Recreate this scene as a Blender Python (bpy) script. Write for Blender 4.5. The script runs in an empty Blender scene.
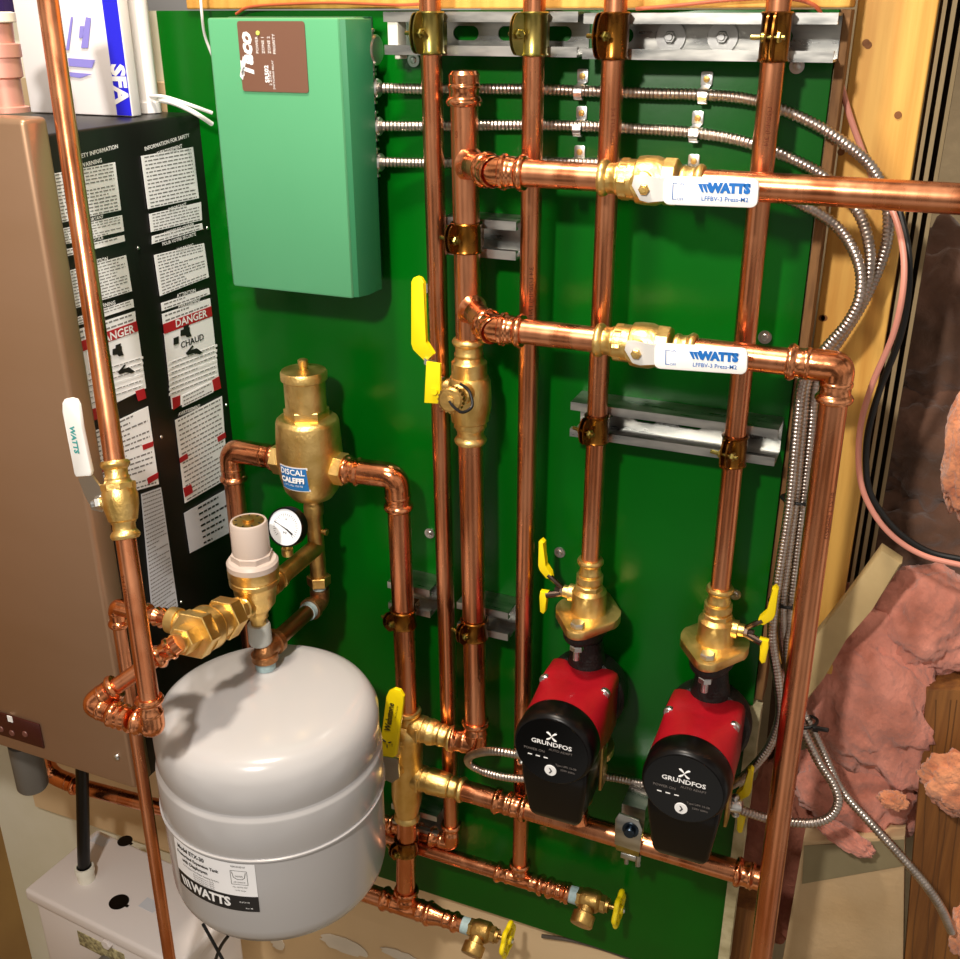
import bpy, bmesh, math, random
from mathutils import Vector, Matrix, noise
random.seed(7)
V = Vector
PI = math.pi
# ------------------------------------------------------------------ camera, world, lights, exposure
CAM_M = Matrix(((0.9223314, -0.15549713, 0.35373074), (0.38639506, 0.37569552, -0.84234894), (-0.00191221, 0.91360469, 0.40659909)))
CAM_C = V((0, -1.1, 1.7)); FPX = 1054.8
cd = bpy.data.cameras.new('camera'); cam = bpy.data.objects.new('camera', cd)
bpy.context.scene.collection.objects.link(cam)
cam.matrix_world = Matrix.Translation(CAM_C) @ CAM_M.to_4x4()
cd.sensor_fit = 'HORIZONTAL'; cd.sensor_width = 36; cd.lens = FPX / 960 * 36; cd.clip_start = .02
bpy.context.scene.camera = cam
sc = bpy.context.scene
sc.view_settings.view_transform = 'Standard'; sc.view_settings.look = 'None'
sc.view_settings.gamma = 1; sc.view_settings.use_curve_mapping = False
sc.view_settings.exposure = 0.0
w = bpy.data.worlds.new('world'); sc.world = w; w.use_nodes = True
nt = w.node_tree; bg = nt.nodes['Background']
tc = nt.nodes.new('ShaderNodeTexCoord'); nz = nt.nodes.new('ShaderNodeTexNoise'); nz.inputs['Scale'].default_value = 2.2
nz.inputs['Detail'].default_value = 2
cr = nt.nodes.new('ShaderNodeValToRGB')
cr.color_ramp.elements[0].position = .40; cr.color_ramp.elements[0].color = (.10, .085, .07, 1)
cr.color_ramp.elements[1].position = .62; cr.color_ramp.elements[1].color = (.95, .86, .76, 1)
nt.links.new(tc.outputs['Generated'], nz.inputs['Vector']); nt.links.new(nz.outputs['Fac'], cr.inputs['Fac'])
nt.links.new(cr.outputs['Color'], bg.inputs['Color']); bg.inputs['Strength'].default_value = .82

def area(name, loc, target, size, power, col):
    l = bpy.data.lights.new(name, 'AREA'); l.shape = 'DISK'; l.size = size; l.energy = power; l.color = col
    o = bpy.data.objects.new(name, l); sc.collection.objects.link(o); o.location = loc
    o.rotation_euler = (V(target) - V(loc)).to_track_quat('-Z', 'Y').to_euler()
    return o
area('overhead_lamp', (-.55, -.50, 2.75), (-.55, -.1, 1.0), .16, 27, (1, .87, .72))
area('front_lamp', (-.36, -1.22, 2.12), (-.45, 0, 1.15), .09, 18, (1, .93, .85))

# ------------------------------------------------------------------ geometry helpers
def ray(x, y): return CAM_M @ V(((x - 480) / FPX, (479.5 - y) / FPX, -1))
def P(x, y, Y):
    r = ray(x, y); return CAM_C + r * ((Y - CAM_C.y) / r.y)
def PX(x, y, X):
    r = ray(x, y); return CAM_C + r * ((X - CAM_C.x) / r.x)
def PZ(x, y, Z):
    r = ray(x, y); return CAM_C + r * ((Z - CAM_C.z) / r.z)
X_, Y_, Z_ = V((1, 0, 0)), V((0, 1, 0)), V((0, 0, 1))
def srgb(c):
    if isinstance(c, str): c = [int(c[i:i + 2], 16) / 255 for i in (0, 2, 4)]
    return tuple((x / 12.92 if x <= .04045 else ((x + .055) / 1.055) ** 2.4) for x in c)
def basis(axis):
    a = V(axis).normalized(); t = Z_ if abs(a.z) < .9 else X_
    u = t.cross(a).normalized(); v = a.cross(u); return u, v, a
def fillet(pts, R, n=7):
    pts = [V(p) for p in pts]; out = [pts[0]]
    for i in range(1, len(pts) - 1):
        a, b, c = pts[i - 1], pts[i], pts[i + 1]
        d1 = (a - b); d2 = (c - b); r = min(R, d1.length * .49, d2.length * .49)
        p, q = b + d1.normalized() * r, b + d2.normalized() * r
        for k in range(n + 1):
            t = k / n; out.append(p * (1 - t) ** 2 + b * 2 * t * (1 - t) + q * t * t)
    out.append(pts[-1]); return out
def catmull(pts, n=14):
    pts = [V(p) for p in pts]; P_ = [pts[0] * 2 - pts[1]] + pts + [pts[-1] * 2 - pts[-2]]; out = []
    for i in range(1, len(P_) - 2):
        a, b, c, d = P_[i - 1:i + 3]
        for k in range(n):
            t = k / n
            out.append(.5 * ((2 * b) + (c - a) * t + (2 * a - 5 * b + 4 * c - d) * t * t + (3 * b - a - 3 * c + d) * t ** 3))
    out.append(pts[-1]); return out
def resample(pts, step):
    out = [pts[0].copy()]; acc = 0
    for a, b in zip(pts, pts[1:]):
        L = (b - a).length
        if L < 1e-9: continue
        t = step - acc
        while t <= L:
            out.append(a.lerp(b, t / L)); t += step
        acc = L - (t - step)
    return out

class B:
    def __init__(s): s.bm = bmesh.new()
    def rings(s, rings, caps=True, closed=False):
        rr = [[s.bm.verts.new(p) for p in r] for r in rings]; n = len(rr[0])
        prs = list(zip(rr, rr[1:])) + ([(rr[-1], rr[0])] if closed else [])
        for a, b in prs:
            for i in range(n):
                j = (i + 1) % n
                try: s.bm.faces.new((a[i], a[j], b[j], b[i]))
                except ValueError: pass
        if caps and not closed:
            s.bm.faces.new(rr[0][::-1]); s.bm.faces.new(rr[-1])
        return s
    def tube(s, pts, r, seg=18, caps=True, closed=False):
        pts = [V(p) for p in pts]; n = len(pts); rings = []; u = None
        for i, p in enumerate(pts):
            a = pts[i - 1] if (i > 0 or closed) else p; b = pts[(i + 1) % n] if (i < n - 1 or closed) else p
            d = (b - a).normalized()
            if u is None: u = basis(d)[0]
            u = (u - d * u.dot(d)).normalized(); v = d.cross(u)
            rad = r[i] if isinstance(r, (list, tuple)) else r
            rings.append([p + (u * math.cos(2 * PI * k / seg) + v * math.sin(2 * PI * k / seg)) * rad for k in range(seg)])
        return s.rings(rings, caps, closed)
    def lathe(s, o, axis, prof, seg=28, caps=True, phase=0, sx=1, sy=1):
        u, v, a = basis(axis); o = V(o)
        rings = [[o + a * h + (u * math.cos(2 * PI * k / seg + phase) * sx + v * math.sin(2 * PI * k / seg + phase) * sy) * max(r, 1e-5) for k in range(seg)] for r, h in prof]
        return s.rings(rings, caps)
    def hexa(s, o, axis, r, h0, h1, ch=.001, n=6, phase=0):
        return s.lathe(o, axis, [(r - ch, h0), (r, h0 + ch), (r, h1 - ch), (r - ch, h1)], n, phase=phase)
    def box(s, c, d, u=X_, v=Y_, w=Z_, bev=0, taper=1):
        c = V(c); vs = []
        for k in (-1, 1):
            t = 1 if k < 0 else taper
            for i, j in ((-1, -1), (1, -1), (1, 1), (-1, 1)):
                vs.append(s.bm.verts.new(c + u * (i * d[0] / 2 * t) + v * (j * d[1] / 2 * t) + w * (k * d[2] / 2)))
        fs = [s.bm.faces.new([vs[i] for i in f]) for f in ((3, 2, 1, 0), (4, 5, 6, 7), (0, 1, 5, 4), (1, 2, 6, 5), (2, 3, 7, 6), (3, 0, 4, 7))]
        if bev:
            es = list({e for f in fs for e in f.edges})
            bmesh.ops.bevel(s.bm, geom=es, offset=bev, segments=3, affect='EDGES', profile=.5)
        return s
    def prism(s, poly, n, t, bev=0):
        # poly: world points in a plane, extruded by n*t
        a = [s.bm.verts.new(V(p)) for p in poly]; n = V(n).normalized() * t
        b = [s.bm.verts.new(V(p) + n) for p in poly]; k = len(a)
        fs = [s.bm.faces.new(a[::-1]), s.bm.faces.new(b)]
        for i in range(k): fs.append(s.bm.faces.new((a[i], a[(i + 1) % k], b[(i + 1) % k], b[i])))
        if bev:
            es = list({e for f in fs[:2] for e in f.edges})
            bmesh.ops.bevel(s.bm, geom=es, offset=bev, segments=2, affect='EDGES', profile=.5)
        return s
    def quad(s, pts):
        s.bm.faces.new([s.bm.verts.new(V(p)) for p in pts]); return s
    def text(s, txt, size, f, align='CENTER', bold=0.0, sx=1.0, shear=0.0):
        cu = bpy.data.curves.new('t', 'FONT'); cu.body = txt; cu.size = size; cu.align_x = align; cu.align_y = 'CENTER'
        cu.offset = bold * size; cu.resolution_u = 2; cu.shear = shear
        ob = bpy.data.objects.new('t', cu)
        me = bpy.data.meshes.new_from_object(ob)
        vs = [s.bm.verts.new(f(v.co.x * sx, v.co.y)) for v in me.vertices]
        for p in me.polygons:
            try: s.bm.faces.new([vs[i] for i in p.vertices])
            except ValueError: pass
        bpy.data.objects.remove(ob); bpy.data.curves.remove(cu); bpy.data.meshes.remove(me)
        return s
def rrect(c, u, v, w, h, r, n=4):
    c = V(c); out = []
    for sx, sy, a0 in ((1, 1, 0), (-1, 1, 90), (-1, -1, 180), (1, -1, 270)):
        for k in range(n + 1):
            a = math.radians(a0 + 90 * k / n)
            out.append(c + u * (sx * (w / 2 - r) + r * math.cos(a)) + v * (sy * (h / 2 - r) + r * math.sin(a)))
    return out
ORG = {}
def _link(name, b, m, parent, smooth=35):
    bm = b.bm; bmesh.ops.recalc_face_normals(bm, faces=bm.faces[:])
    lim = math.radians(smooth)
    for f in bm.faces: f.smooth = True
    for e in bm.edges:
        if len(e.link_faces) == 2:
            if e.calc_face_angle(0) > lim: e.smooth = False
        else: e.smooth = False
    if parent is not None: org = ORG[parent.name]
    else:
        xs = [v.co for v in bm.verts]
        lo = V([min(c[i] for c in xs) for i in range(3)]); hi = V([max(c[i] for c in xs) for i in range(3)])
        org = V(((lo.x + hi.x) / 2, (lo.y + hi.y) / 2, lo.z))
    for v in bm.verts: v.co -= org
    me = bpy.data.meshes.new(name); bm.to_mesh(me); bm.free(); me.materials.append(m)
    o = bpy.data.objects.new(name, me); sc.collection.objects.link(o)
    if parent is not None: o.parent = parent
    else: o.location = org
    ORG[o.name] = org
    return o
def part(name, b, m, parent, label=None, smooth=35):
    o = _link(name, b, m, parent, smooth)
    if label: o['label'] = label
    return o
def thing(name, label, cat, loc, group=None):
    o = bpy.data.objects.new(name, None); sc.collection.objects.link(o); o.location = V(loc); o.empty_display_size = .05
    ORG[o.name] = V(loc); o['label'] = label; o['category'] = cat
    if group: o['group'] = group
    return o
def single(name, b, m, label, cat, group=None, kind=None, smooth=35):
    o = _link(name, b, m, None, smooth); o['label'] = label; o['category'] = cat
    if group: o['group'] = group
    if kind: o['kind'] = kind
    return o
def struct(name, b, m):
    o = _link(name, b, m, None); o['kind'] = 'structure'; return o

# ------------------------------------------------------------------ materials
def mat(name, col, metal=0, rough=.5, var=0, vscale=20, col2=None, bump=0, bscale=60, stretch=(1, 1, 1), coat=0, rvar=0, aniso=0, spec=.5):
    m = bpy.data.materials.new(name); m.use_nodes = True; t = m.node_tree; b = t.nodes['Principled BSDF']
    c = srgb(col); b.inputs['Base Color'].default_value = (*c, 1); b.inputs['Metallic'].default_value = metal
    b.inputs['Roughness'].default_value = rough; b.inputs['Coat Weight'].default_value = coat; b.inputs['Coat Roughness'].default_value = .08
    b.inputs['Specular IOR Level'].default_value = spec
    if var or bump or rvar or col2:
        tcn = t.nodes.new('ShaderNodeTexCoord'); mp = t.nodes.new('ShaderNodeMapping'); mp.inputs['Scale'].default_value = stretch
        t.links.new(tcn.outputs['Object'], mp.inputs['Vector'])
        n = t.nodes.new('ShaderNodeTexNoise'); n.inputs['Scale'].default_value = vscale; n.inputs['Detail'].default_value = 5
        t.links.new(mp.outputs['Vector'], n.inputs['Vector'])
        if var or col2:
            r = t.nodes.new('ShaderNodeValToRGB'); c2 = srgb(col2) if col2 else tuple(x * (1 - var) for x in c)
            r.color_ramp.elements[0].color = (*c2, 1); r.color_ramp.elements[1].color = (*c, 1)
            r.color_ramp.elements[0].position = .35; r.color_ramp.elements[1].position = .62
            t.links.new(n.outputs['Fac'], r.inputs['Fac']); t.links.new(r.outputs['Color'], b.inputs['Base Color'])
        if rvar:
            mr = t.nodes.new('ShaderNodeMapRange'); mr.inputs['From Min'].default_value = .3; mr.inputs['From Max'].default_value = .7
            mr.inputs['To Min'].default_value = rough - rvar; mr.inputs['To Max'].default_value = rough + rvar
            t.links.new(n.outputs['Fac'], mr.inputs['Value']); t.links.new(mr.outputs['Result'], b.inputs['Roughness'])
        if bump:
            n2 = t.nodes.new('ShaderNodeTexNoise'); n2.inputs['Scale'].default_value = bscale; n2.inputs['Detail'].default_value = 6
            t.links.new(mp.outputs['Vector'], n2.inputs['Vector'])
            bp = t.nodes.new('ShaderNodeBump'); bp.inputs['Strength'].default_value = bump; bp.inputs['Distance'].default_value = .004
            t.links.new(n2.outputs['Fac'], bp.inputs['Height']); t.links.new(bp.outputs['Normal'], b.inputs['Normal'])
    return m
COP = mat('copper_tube', 'e39a70', 1, .27, vscale=14, col2='c97a50', rvar=.07, stretch=(3, 3, .6))
COPF = mat('copper_fitting', 'e89c6e', 1, .2, vscale=30, col2='d07e50', rvar=.06, bump=.12, bscale=90)
BRASS = mat('brass', 'f2cf86', 1, .38, vscale=40, col2='e0b868', rvar=.06, bump=.15, bscale=260)
BRASSD = mat('dark_brass', 'cfa862', 1, .4, vscale=40, col2='a8834a', bump=.15, bscale=200)
BRONZE = mat('bronze_fitting', 'b58458', 1, .42, vscale=40, col2='946640', bump=.3, bscale=300)
ZINC = mat('zinc_steel', 'c9c8c2', 1, .32, vscale=30, col2='a5a7a5', rvar=.08, stretch=(.6, 3, 3))
STEEL = mat('bright_steel', 'd8d8d6', 1, .3)
CONDM = mat('conduit_steel', 'c8bcb2', 1, .3, vscale=60, col2='ada198')
CLAMP = mat('dichromate_clamp', '8a5c24', 1, .25, vscale=25, col2='6a3c1c', rvar=.06)
CLAMPY = mat('yellow_zinc', 'b3a05a', 1, .28, vscale=40, col2='7c7a3c')
GREEN = mat('green_gloss_paint', '005c0c', 0, .26, vscale=4, col2='005009', bump=.05, bscale=26, spec=.22)
BROWNCUT = mat('plywood_edge', '8a6238', 0, .8, vscale=50, col2='654322', stretch=(2, 2, .3), bump=.4)
BEIGE = mat('beige_board', 'e6caa0', 0, .7, vscale=3, col2='dabc90', bump=.1)
PATCH = mat('white_compound', 'e6dccb', 0, .8, var=.08)
DRYW = mat('plaster_wall', 'efecd8', 0, .85, vscale=5, col2='e4e0c6', bump=.15, bscale=18)
DRYS = mat('side_wall_brown', 'a48048', 0, .85, vscale=5, col2='967240')
PINE = mat('pine_wood', 'e0ae55', 0, .6, vscale=9, col2='c98f3c', stretch=(6, 6, .35), bump=.15, bscale=30)
TIMB = mat('brown_timber', '8c5a26', 0, .65, vscale=9, col2='6a3f18', stretch=(9, 9, .35), bump=.3, bscale=22)
DARKW = mat('dark_stud', '54402a', 0, .8, vscale=9, col2='33251a', stretch=(9, 9, .4))
PALEW = mat('pale_strip', 'a08c68', 0, .8, vscale=9, col2='8a7654', stretch=(9, 9, .4))
CONC = mat('concrete', '9a8562', 0, .9, vscale=8, col2='857452', bump=.3, bscale=50)
GREYB = mat('grey_block', '9c8c70', 0, .9, vscale=5, col2='7c6e56', bump=.5, bscale=40)
SLAB = mat('dusty_panel', 'c8ac84', 0, .85, vscale=9, col2='b89a70', bump=.3, bscale=70)
BAND = mat('shadow_band', '8c8060', 0, .9, vscale=9, col2='7c7052')
PINK = mat('pink_fibreglass', 'e29480', 0, 1, vscale=22, col2='b46e5a', bump=1, bscale=120, stretch=(1, 1, .6), spec=.05)
PINKO = mat('peach_fibreglass', 'e89c70', 0, 1, vscale=30, col2='c07450', bump=1, bscale=150, spec=.05)
PINKD = mat('shaded_fibreglass', '7e5a48', 0, 1, vscale=12, col2='5a4030', bump=1, bscale=60, spec=.1)  # fibreglass colour darkened to carry the shade inside the wall cavity
for m_ in (PINK, PINKO, PINKD):
    m_.node_tree.nodes['Principled BSDF'].inputs['Sheen Weight'].default_value = .35
    m_.node_tree.nodes['Principled BSDF'].inputs['Sheen Roughness'].default_value = .6
HEATF = mat('champagne_steel', 'ae8c70', .7, .42, vscale=2.5, col2='a88668', stretch=(1, 1, 3))
BLACKP = mat('black_panel', '120f0f', 0, .4, var=.2)
BLACK = mat('black_plastic', '080606', 0, .32, spec=.25)
BLACKG = mat('black_gloss', '050505', 0, .12, spec=.25)
RUBBER = mat('black_rubber', '0a0a0a', 0, .5)
PAPER = mat('white_label', 'f8f8fa', 0, .5)
PAPERB = mat('grey_label', 'd0d3da', 0, .5)
INK = mat('black_ink', '1a1818', 0, .5)
INKG = mat('grey_ink', '7c7a7a', 0, .6)
INKCU = mat('copper_marking', '6a3018', .4, .5)
REDL = mat('red_print', 'b01c28', 0, .45)
WPRINT = mat('white_print', 'f2f2f2', 0, .5)
GPRINT = mat('dim_print', '77706c', 0, .5)
TACO = mat('light_green_enamel', '58a274', 0, .40, vscale=3, col2='529c6e')
TACOD = mat('dark_green_enamel', '1f5a3c', 0, .4, var=.1)
BROWNL = mat('brown_overlay', '73503f', 0, .45)
YEL = mat('yellow_vinyl', 'f4d90c', 0, .38)
BRKT = mat('pale_bracket', 'd8d6d2', .3, .4)
WHITEV = mat('white_vinyl', 'f3f2ee', 0, .3)
BLUEP = mat('blue_print', '1668b8', 0, .4)
BLUEC = mat('blue_carton_print', '2222d8', 0, .45)
BLUEPALE = mat('lilac_print', '8c86d8', 0, .5)
CARTON = mat('white_carton', 'f0ecec', 0, .5)
PURP = mat('purple_carton', '2a1450', 0, .5)
REDM = mat('red_enamel', '9c0f1c', 0, .34, var=.1, vscale=60, bump=.08, bscale=400)
TANK = mat('grey_enamel', 'b8b6b6', 0, .2, coat=.2)
GREYP = mat('grey_plastic', 'bdaea4', 0, .45)
PVCG = mat('grey_pipe_plastic', '6a6660', 0, .5)
PVCW = mat('white_pipe_plastic', 'e8e4d4', 0, .4)
PUMPW = mat('pump_box_plastic', 'e8e0dc', 0, .4)
TEFLON = mat('thread_tape', 'a9c2c4', 0, .5, var=.2, vscale=200)
WIREP = mat('pink_cable', 'd08a78', 0, .45)
WIRER = mat('copper_red_cable', 'a8502e', 0, .4)
GRIT = mat('gravel_window', 'c6bc8c', 0, .7, vscale=150, col2='7a7050', bump=.8, bscale=150)
AMBER = mat('amber_led', 'd8e86a', 0, .4)
DIALW = mat('dial_face', 'eef2f8', 0, .35)
DLBL = mat('blue_sticker', '2a78bc', 0, .4)

# ------------------------------------------------------------------ plumbing shape helpers
R1, R2 = .0111, .0143
def press(b, o, d, r, L=.027):
    # mouth of a press fitting at o, fitting body continues along d
    b.lathe(o, d, [(r + .0006, 0), (r + .0030, .0005), (r + .0044, .0030), (r + .0044, .0050), (r + .0026, .0078), (r + .0012, .0092),
                   (r + .0010, .0150), (r + .0022, .0170), (r + .0022, .0200), (r + .0012, .0215), (r + .0016, L)], 28)
    return b
def elbow(b, a, c, d, r, R=None, L=.027):
    # mouths at a and d, corner c
    a, c, d = V(a), V(c), V(d)
    u1, u2 = (c - a).normalized(), (c - d).normalized()
    press(b, a, u1, r, L); press(b, d, u2, r, L)
    b.tube(fillet([a + u1 * (L - .003), c, d + u2 * (L - .003)], R or .045, 10), r + .0018, 24)
    return b
def coupling(b, m, d, r, L=.052):
    d = V(d).normalized(); press(b, V(m) - d * L / 2, d, r, L / 2 + .001); press(b, V(m) + d * L / 2, -d, r, L / 2 + .001); return b
def tee(b, m, d, r, br, rb, L=.034, Lb=.032):
    d = V(d).normalized(); br = V(br).normalized()
    press(b, V(m) - d * L, d, r, L + .001); press(b, V(m) + d * L, -d, r, L + .001)
    press(b, V(m) + br * (Lb + r), -br, rb, Lb + r * .4)
    return b
def line_at(p, q, px):
    # point of the straight run p-q seen at image column px
    lo, hi = 0.0, 1.0
    def f(t):
        s = CAM_M.transposed() @ (p.lerp(q, t) - CAM_C); return 480 + FPX * s.x / -s.z
    for _ in range(40):
        m = (lo + hi) / 2
        if (f(m) < px) == (f(1) > f(0)): lo = m
        else: hi = m
    return p.lerp(q, (lo + hi) / 2)
def row_at(p, q, py):
    lo, hi = 0.0, 1.0
    def f(t):
        s = CAM_M.transposed() @ (p.lerp(q, t) - CAM_C); return 479.5 - FPX * s.y / -s.z
    for _ in range(40):
        m = (lo + hi) / 2
        if (f(m) < py) == (f(1) > f(0)): lo = m
        else: hi = m
    return p.lerp(q, (lo + hi) / 2)
def marking(parent, p, q, r, txt='3/4 L (20MM) 17-13', size=.007, ang=-.45, n=1):
    # stamped lettering wrapped on the tube between p and q
    d = (q - p).normalized(); u = -Y_; u = (u - d * u.dot(d)).normalized(); v = d.cross(u)
    def f(x, y):
        a = ang + y / r; return p.lerp(q, .5) + d * x + (u * math.cos(a) + v * math.sin(a)) * (r + .0004)
    part('stamped_marking', B().text(txt, size, f, sx=1.2), INKCU, parent)
def poly_xy(pts, Y): return [P(x, y, Y) for x, y in pts]
#@@STRUCTURE
# ------------------------------------------------------------------ room shell and framing
bt, bb = 1.700, .456
b = B(); b.box((-.4885, .0075, (bt + bb) / 2), (.768, .015, bt - bb), bev=.0008)
single('mounting_backboard', b, GREEN, 'large glossy green painted backing panel that carries the copper pipes', 'panel')
b = B(); b.box((-.745, .0232, (1.62 + .335) / 2), (1.262, .015, 1.285)); 
single('backing_board', b, BEIGE, 'beige board behind and below the green panel, with white compound patches', 'board')
b = B(); b.box((-.54, .0237, .215), (.86, .014, .238)); single('lower_board', b, BEIGE, 'beige board section below the drain valves at the bottom edge', 'board')
b = B()
for cx, cy, w_, h_ in ((344, 945, .09, .035), (400, 955, .07, .02), (278, 943, .028, .03), (36, 940, .02, .02)):
    if cx < 100: continue
    c = P(cx, cy, .0155); pts = []
    for k in range(26):
        a = 2 * PI * k / 26; rr = 1 + .28 * noise.noise(V((k * .9, cx, 3)))
        pts.append(c + V((math.cos(a) * w_ / 2 * rr, 0, math.sin(a) * h_ / 2 * rr)))
    b.prism(pts, -Y_, .0012)
single('compound_patches', b, PATCH, 'white patches of joint compound smeared on the beige board under the grey tank', 'compound', kind='stuff')
b = B(); b.box((-.85, .052, .75), (1.36, .04, 1.9)); struct('wall_back', b, DRYW)
b = B(); b.box((-1.53, -.55, .75), (.05, 1.2, 1.9)); struct('wall_left', b, DRYS)
b = B(); b.box((-.6, -.35, -.22), (2.6, 1.6, .04)); struct('floor', b, CONC)
b = B(); b.box((-.46, .02, 1.7715), (.73, .05, .14), bev=.002)
single('wood_header', b, PINE, 'yellow pine board along the wall above the green panel', 'board')
# edge strips at the right of the green panel
b = B(); b.box((-.0985, .017, 1.385), (.009, .034, .63), bev=.001); single('plywood_strip', b, BROWNCUT, 'brown wood strip along the upper right edge of the green panel', 'strip')
b = B(); b.box((-.0985, .017, 1.0), (.009, .034, .12), bev=.001); single('plywood_strip', b, BROWNCUT, 'short brown wood strip beside the right circulator flange', 'strip')
b = B()
pts = []
for k in range(30):
    z = .93 - .5 * k / 29; pts.append(V((-.094 + .0016 * noise.noise(V((0, 0, k * 1.7))), 0, z)))
poly = [V((-.108, -.006, .93))] + pts + [V((-.108, -.006, .43))]
for p in poly: p.y = -.006
b.prism(poly, Y_, .02)
single('drywall_strip', b, mat('drywall_edge', 'c8bd95', 0, .9, vscale=40, col2='a0946c', bump=.5), 'ragged pale drywall strip along the lower right edge of the green panel', 'strip')
b = B(); b.box((-.0575, .060, 1.42), (.071, .038, .90), bev=.002)
st = single('wall_stud', b, PINE, 'yellow pine stud with knots just right of the green panel', 'stud')
b = B()
for x_, y_ in ((824, 318), (822, 318), (868, 45), (866, 43), (898, 115), (841, 152)):
    b.lathe(P(x_, y_, .0405), -Y_, [(.0035, 0), (.0034, .0004), (.0001, .0004)], 16)
part('knot', b, mat('wood_knot', '7a4a1e', 0, .7), st)
b = B(); b.box((-.075, .06, .50), (.045, .038, .14)); single('sill_block', b, TIMB, 'brown wood offcut low behind the right copper riser', 'block')
for x0, x1, y0, y1, lb in ((-.0185, -.0150, .05, .14, 'narrow weathered stud edge nearest the yellow pine stud'), (-.0108, -.0065, .06, .14, 'second narrow stud edge, between the dark slits'), (-.0015, .0025, .075, .15, 'outermost narrow stud edge beside the grey foundation wall')):
    b = B(); b.box(((x0 + x1) / 2, (y0 + y1) / 2, 1.4), (x1 - x0, y1 - y0, .85)); single('framing_stud', b, PALEW, lb, 'stud', 'weathered studs right of the pine stud')
b = B(); b.box((-.010, .155, 1.35), (.026, .02, 1.0)); single('framing_backer', b, DARKW, 'dark wood behind the slits between the narrow studs', 'board')
b = B(); b.box((.2, .36, 1.0), (1.6, .05, 2.0)); struct('wall_right', b, GREYB)
# ------------------------------------------------------------------ insulation and timber at the lower right
def blob(c, rad, seed, amp=.35, rot=0.0, sub=5, freq=2.2):
    bm = bmesh.new(); bmesh.ops.create_icosphere(bm, subdivisions=sub, radius=1)
    ca, sa = math.cos(rot), math.sin(rot)
    for v in bm.verts:
        n = v.co.normalized()
        k = 1 + amp * noise.fractal(n * freq + V((seed, seed * 2, 0)), 1.0, 2.1, 5)
        k += 0.05 * noise.fractal(n * freq * 6 + V((0, seed, seed)), .7, 2.2, 4)
        # folds: ridged valleys like torn batting
        k -= amp * .6 * abs(noise.noise(n * freq * 1.6 + V((seed * 3, 0, seed))))
        p = V((n.x * rad[0] * k, n.y * rad[1] * k, n.z * rad[2] * k))
        v.co = V((p.x * ca - p.z * sa, p.y, p.x * sa + p.z * ca)) + V(c)
    o = B(); o.bm.free(); o.bm = bm; return o
INS = 'torn fibreglass insulation beside the wall'
def ins(px, py, Y, rad, seed, m_, label, rot=0, amp=.35):
    single('insulation_batt', blob(P(px, py, Y), rad, seed, amp, rot), m_, label, 'insulation', INS, smooth=180)
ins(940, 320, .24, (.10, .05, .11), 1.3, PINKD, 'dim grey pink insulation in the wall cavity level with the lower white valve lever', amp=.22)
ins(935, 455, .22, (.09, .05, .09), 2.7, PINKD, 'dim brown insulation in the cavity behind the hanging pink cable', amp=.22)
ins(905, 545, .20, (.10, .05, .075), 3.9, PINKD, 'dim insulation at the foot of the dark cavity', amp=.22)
ins(972, 440, .03, (.026, .03, .085), 5.1, PINKO, 'peach insulation tuft at the right edge above the cable loop', amp=.2)
ins(868, 690, .075, (.085, .040, .150), 6.4, PINK, 'large pink insulation batt sloping down from the pale plank', rot=.62, amp=.22)
ins(925, 620, .09, (.066, .040, .070), 7.7, PINK, 'rounded pink insulation lump under the cable loop', amp=.18)
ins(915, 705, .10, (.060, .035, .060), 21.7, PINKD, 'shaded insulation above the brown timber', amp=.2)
ins(858, 790, .085, (.080, .03, .075), 8.2, PINK, 'pink insulation behind the split of the metal conduits', amp=.22)
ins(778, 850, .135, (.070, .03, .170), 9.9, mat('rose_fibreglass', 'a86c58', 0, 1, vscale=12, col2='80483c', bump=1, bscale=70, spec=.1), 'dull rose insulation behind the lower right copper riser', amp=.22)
ins(846, 838, .030, (.040, .012, .014), 10.3, PINK, 'flat pink insulation scrap on top of the dusty panel', rot=-.4, amp=.25)
ins(893, 800, .035, (.018, .012, .012), 11.2, PINKO, 'small peach insulation scrap above the dusty panel', amp=.25)
ins(966, 785, .015, (.048, .018, .045), 12.6, PINKO, 'peach insulation tuft over the brown timber, right of the conduit', amp=.25)
ins(975, 930, -.005, (.026, .018, .055), 13.3, PINKO, 'orange insulation tuft in the bottom right corner', amp=.25)
b = B(); poly = poly_xy(((881, 550), (902, 564), (872, 610), (846, 640), (824, 678), (806, 702), (800, 700), (812, 640), (842, 603)), .010)
b.prism(poly, Y_, .02, .002); single('pale_plank', b, mat('pale_plank', 'c0a878', 0, .75, vscale=10, col2='ad9466', bump=.2), 'pale plank leaning diagonally against the pink insulation', 'plank')
b = B(); poly = poly_xy(((803, 842), (905, 836), (903, 980), (779, 980)), .050)
b.prism(poly, Y_, .03, .002); sl = single('dusty_panel', b, SLAB, 'dusty beige masonry panel between the copper riser and the brown timber', 'panel')
b = B(); b.prism(poly_xy(((804, 846), (904, 840), (903, 866), (802, 884)), .0485), Y_, .001); part('shadow_band', b, BAND, sl, 'grey green painted shadow band along its top')  # shadow across the panel top, painted as a thin darker sheet
b = B(); poly = poly_xy(((926, 690), (1000, 690), (990, 990), (902, 990)), .050)
b.prism(poly, Y_, .06, .003); tm = single('brown_timber', b, TIMB, 'brown grained timber post at the bottom right', 'timber')
b = B()
for k in range(5):
    x0 = 930 + k * 11 + 3 * math.sin(k * 2)
    pts = [P(x0 + 6 - j * 2.5 + 1.2 * math.sin(j * 1.3 + k), 700 + j * 27, .0495) for j in range(11)]
    b.tube(catmull(pts, 4), .0006, 5)
part('grain_line', b, mat('timber_grain', '6a4420', 0, .8), tm)
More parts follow.
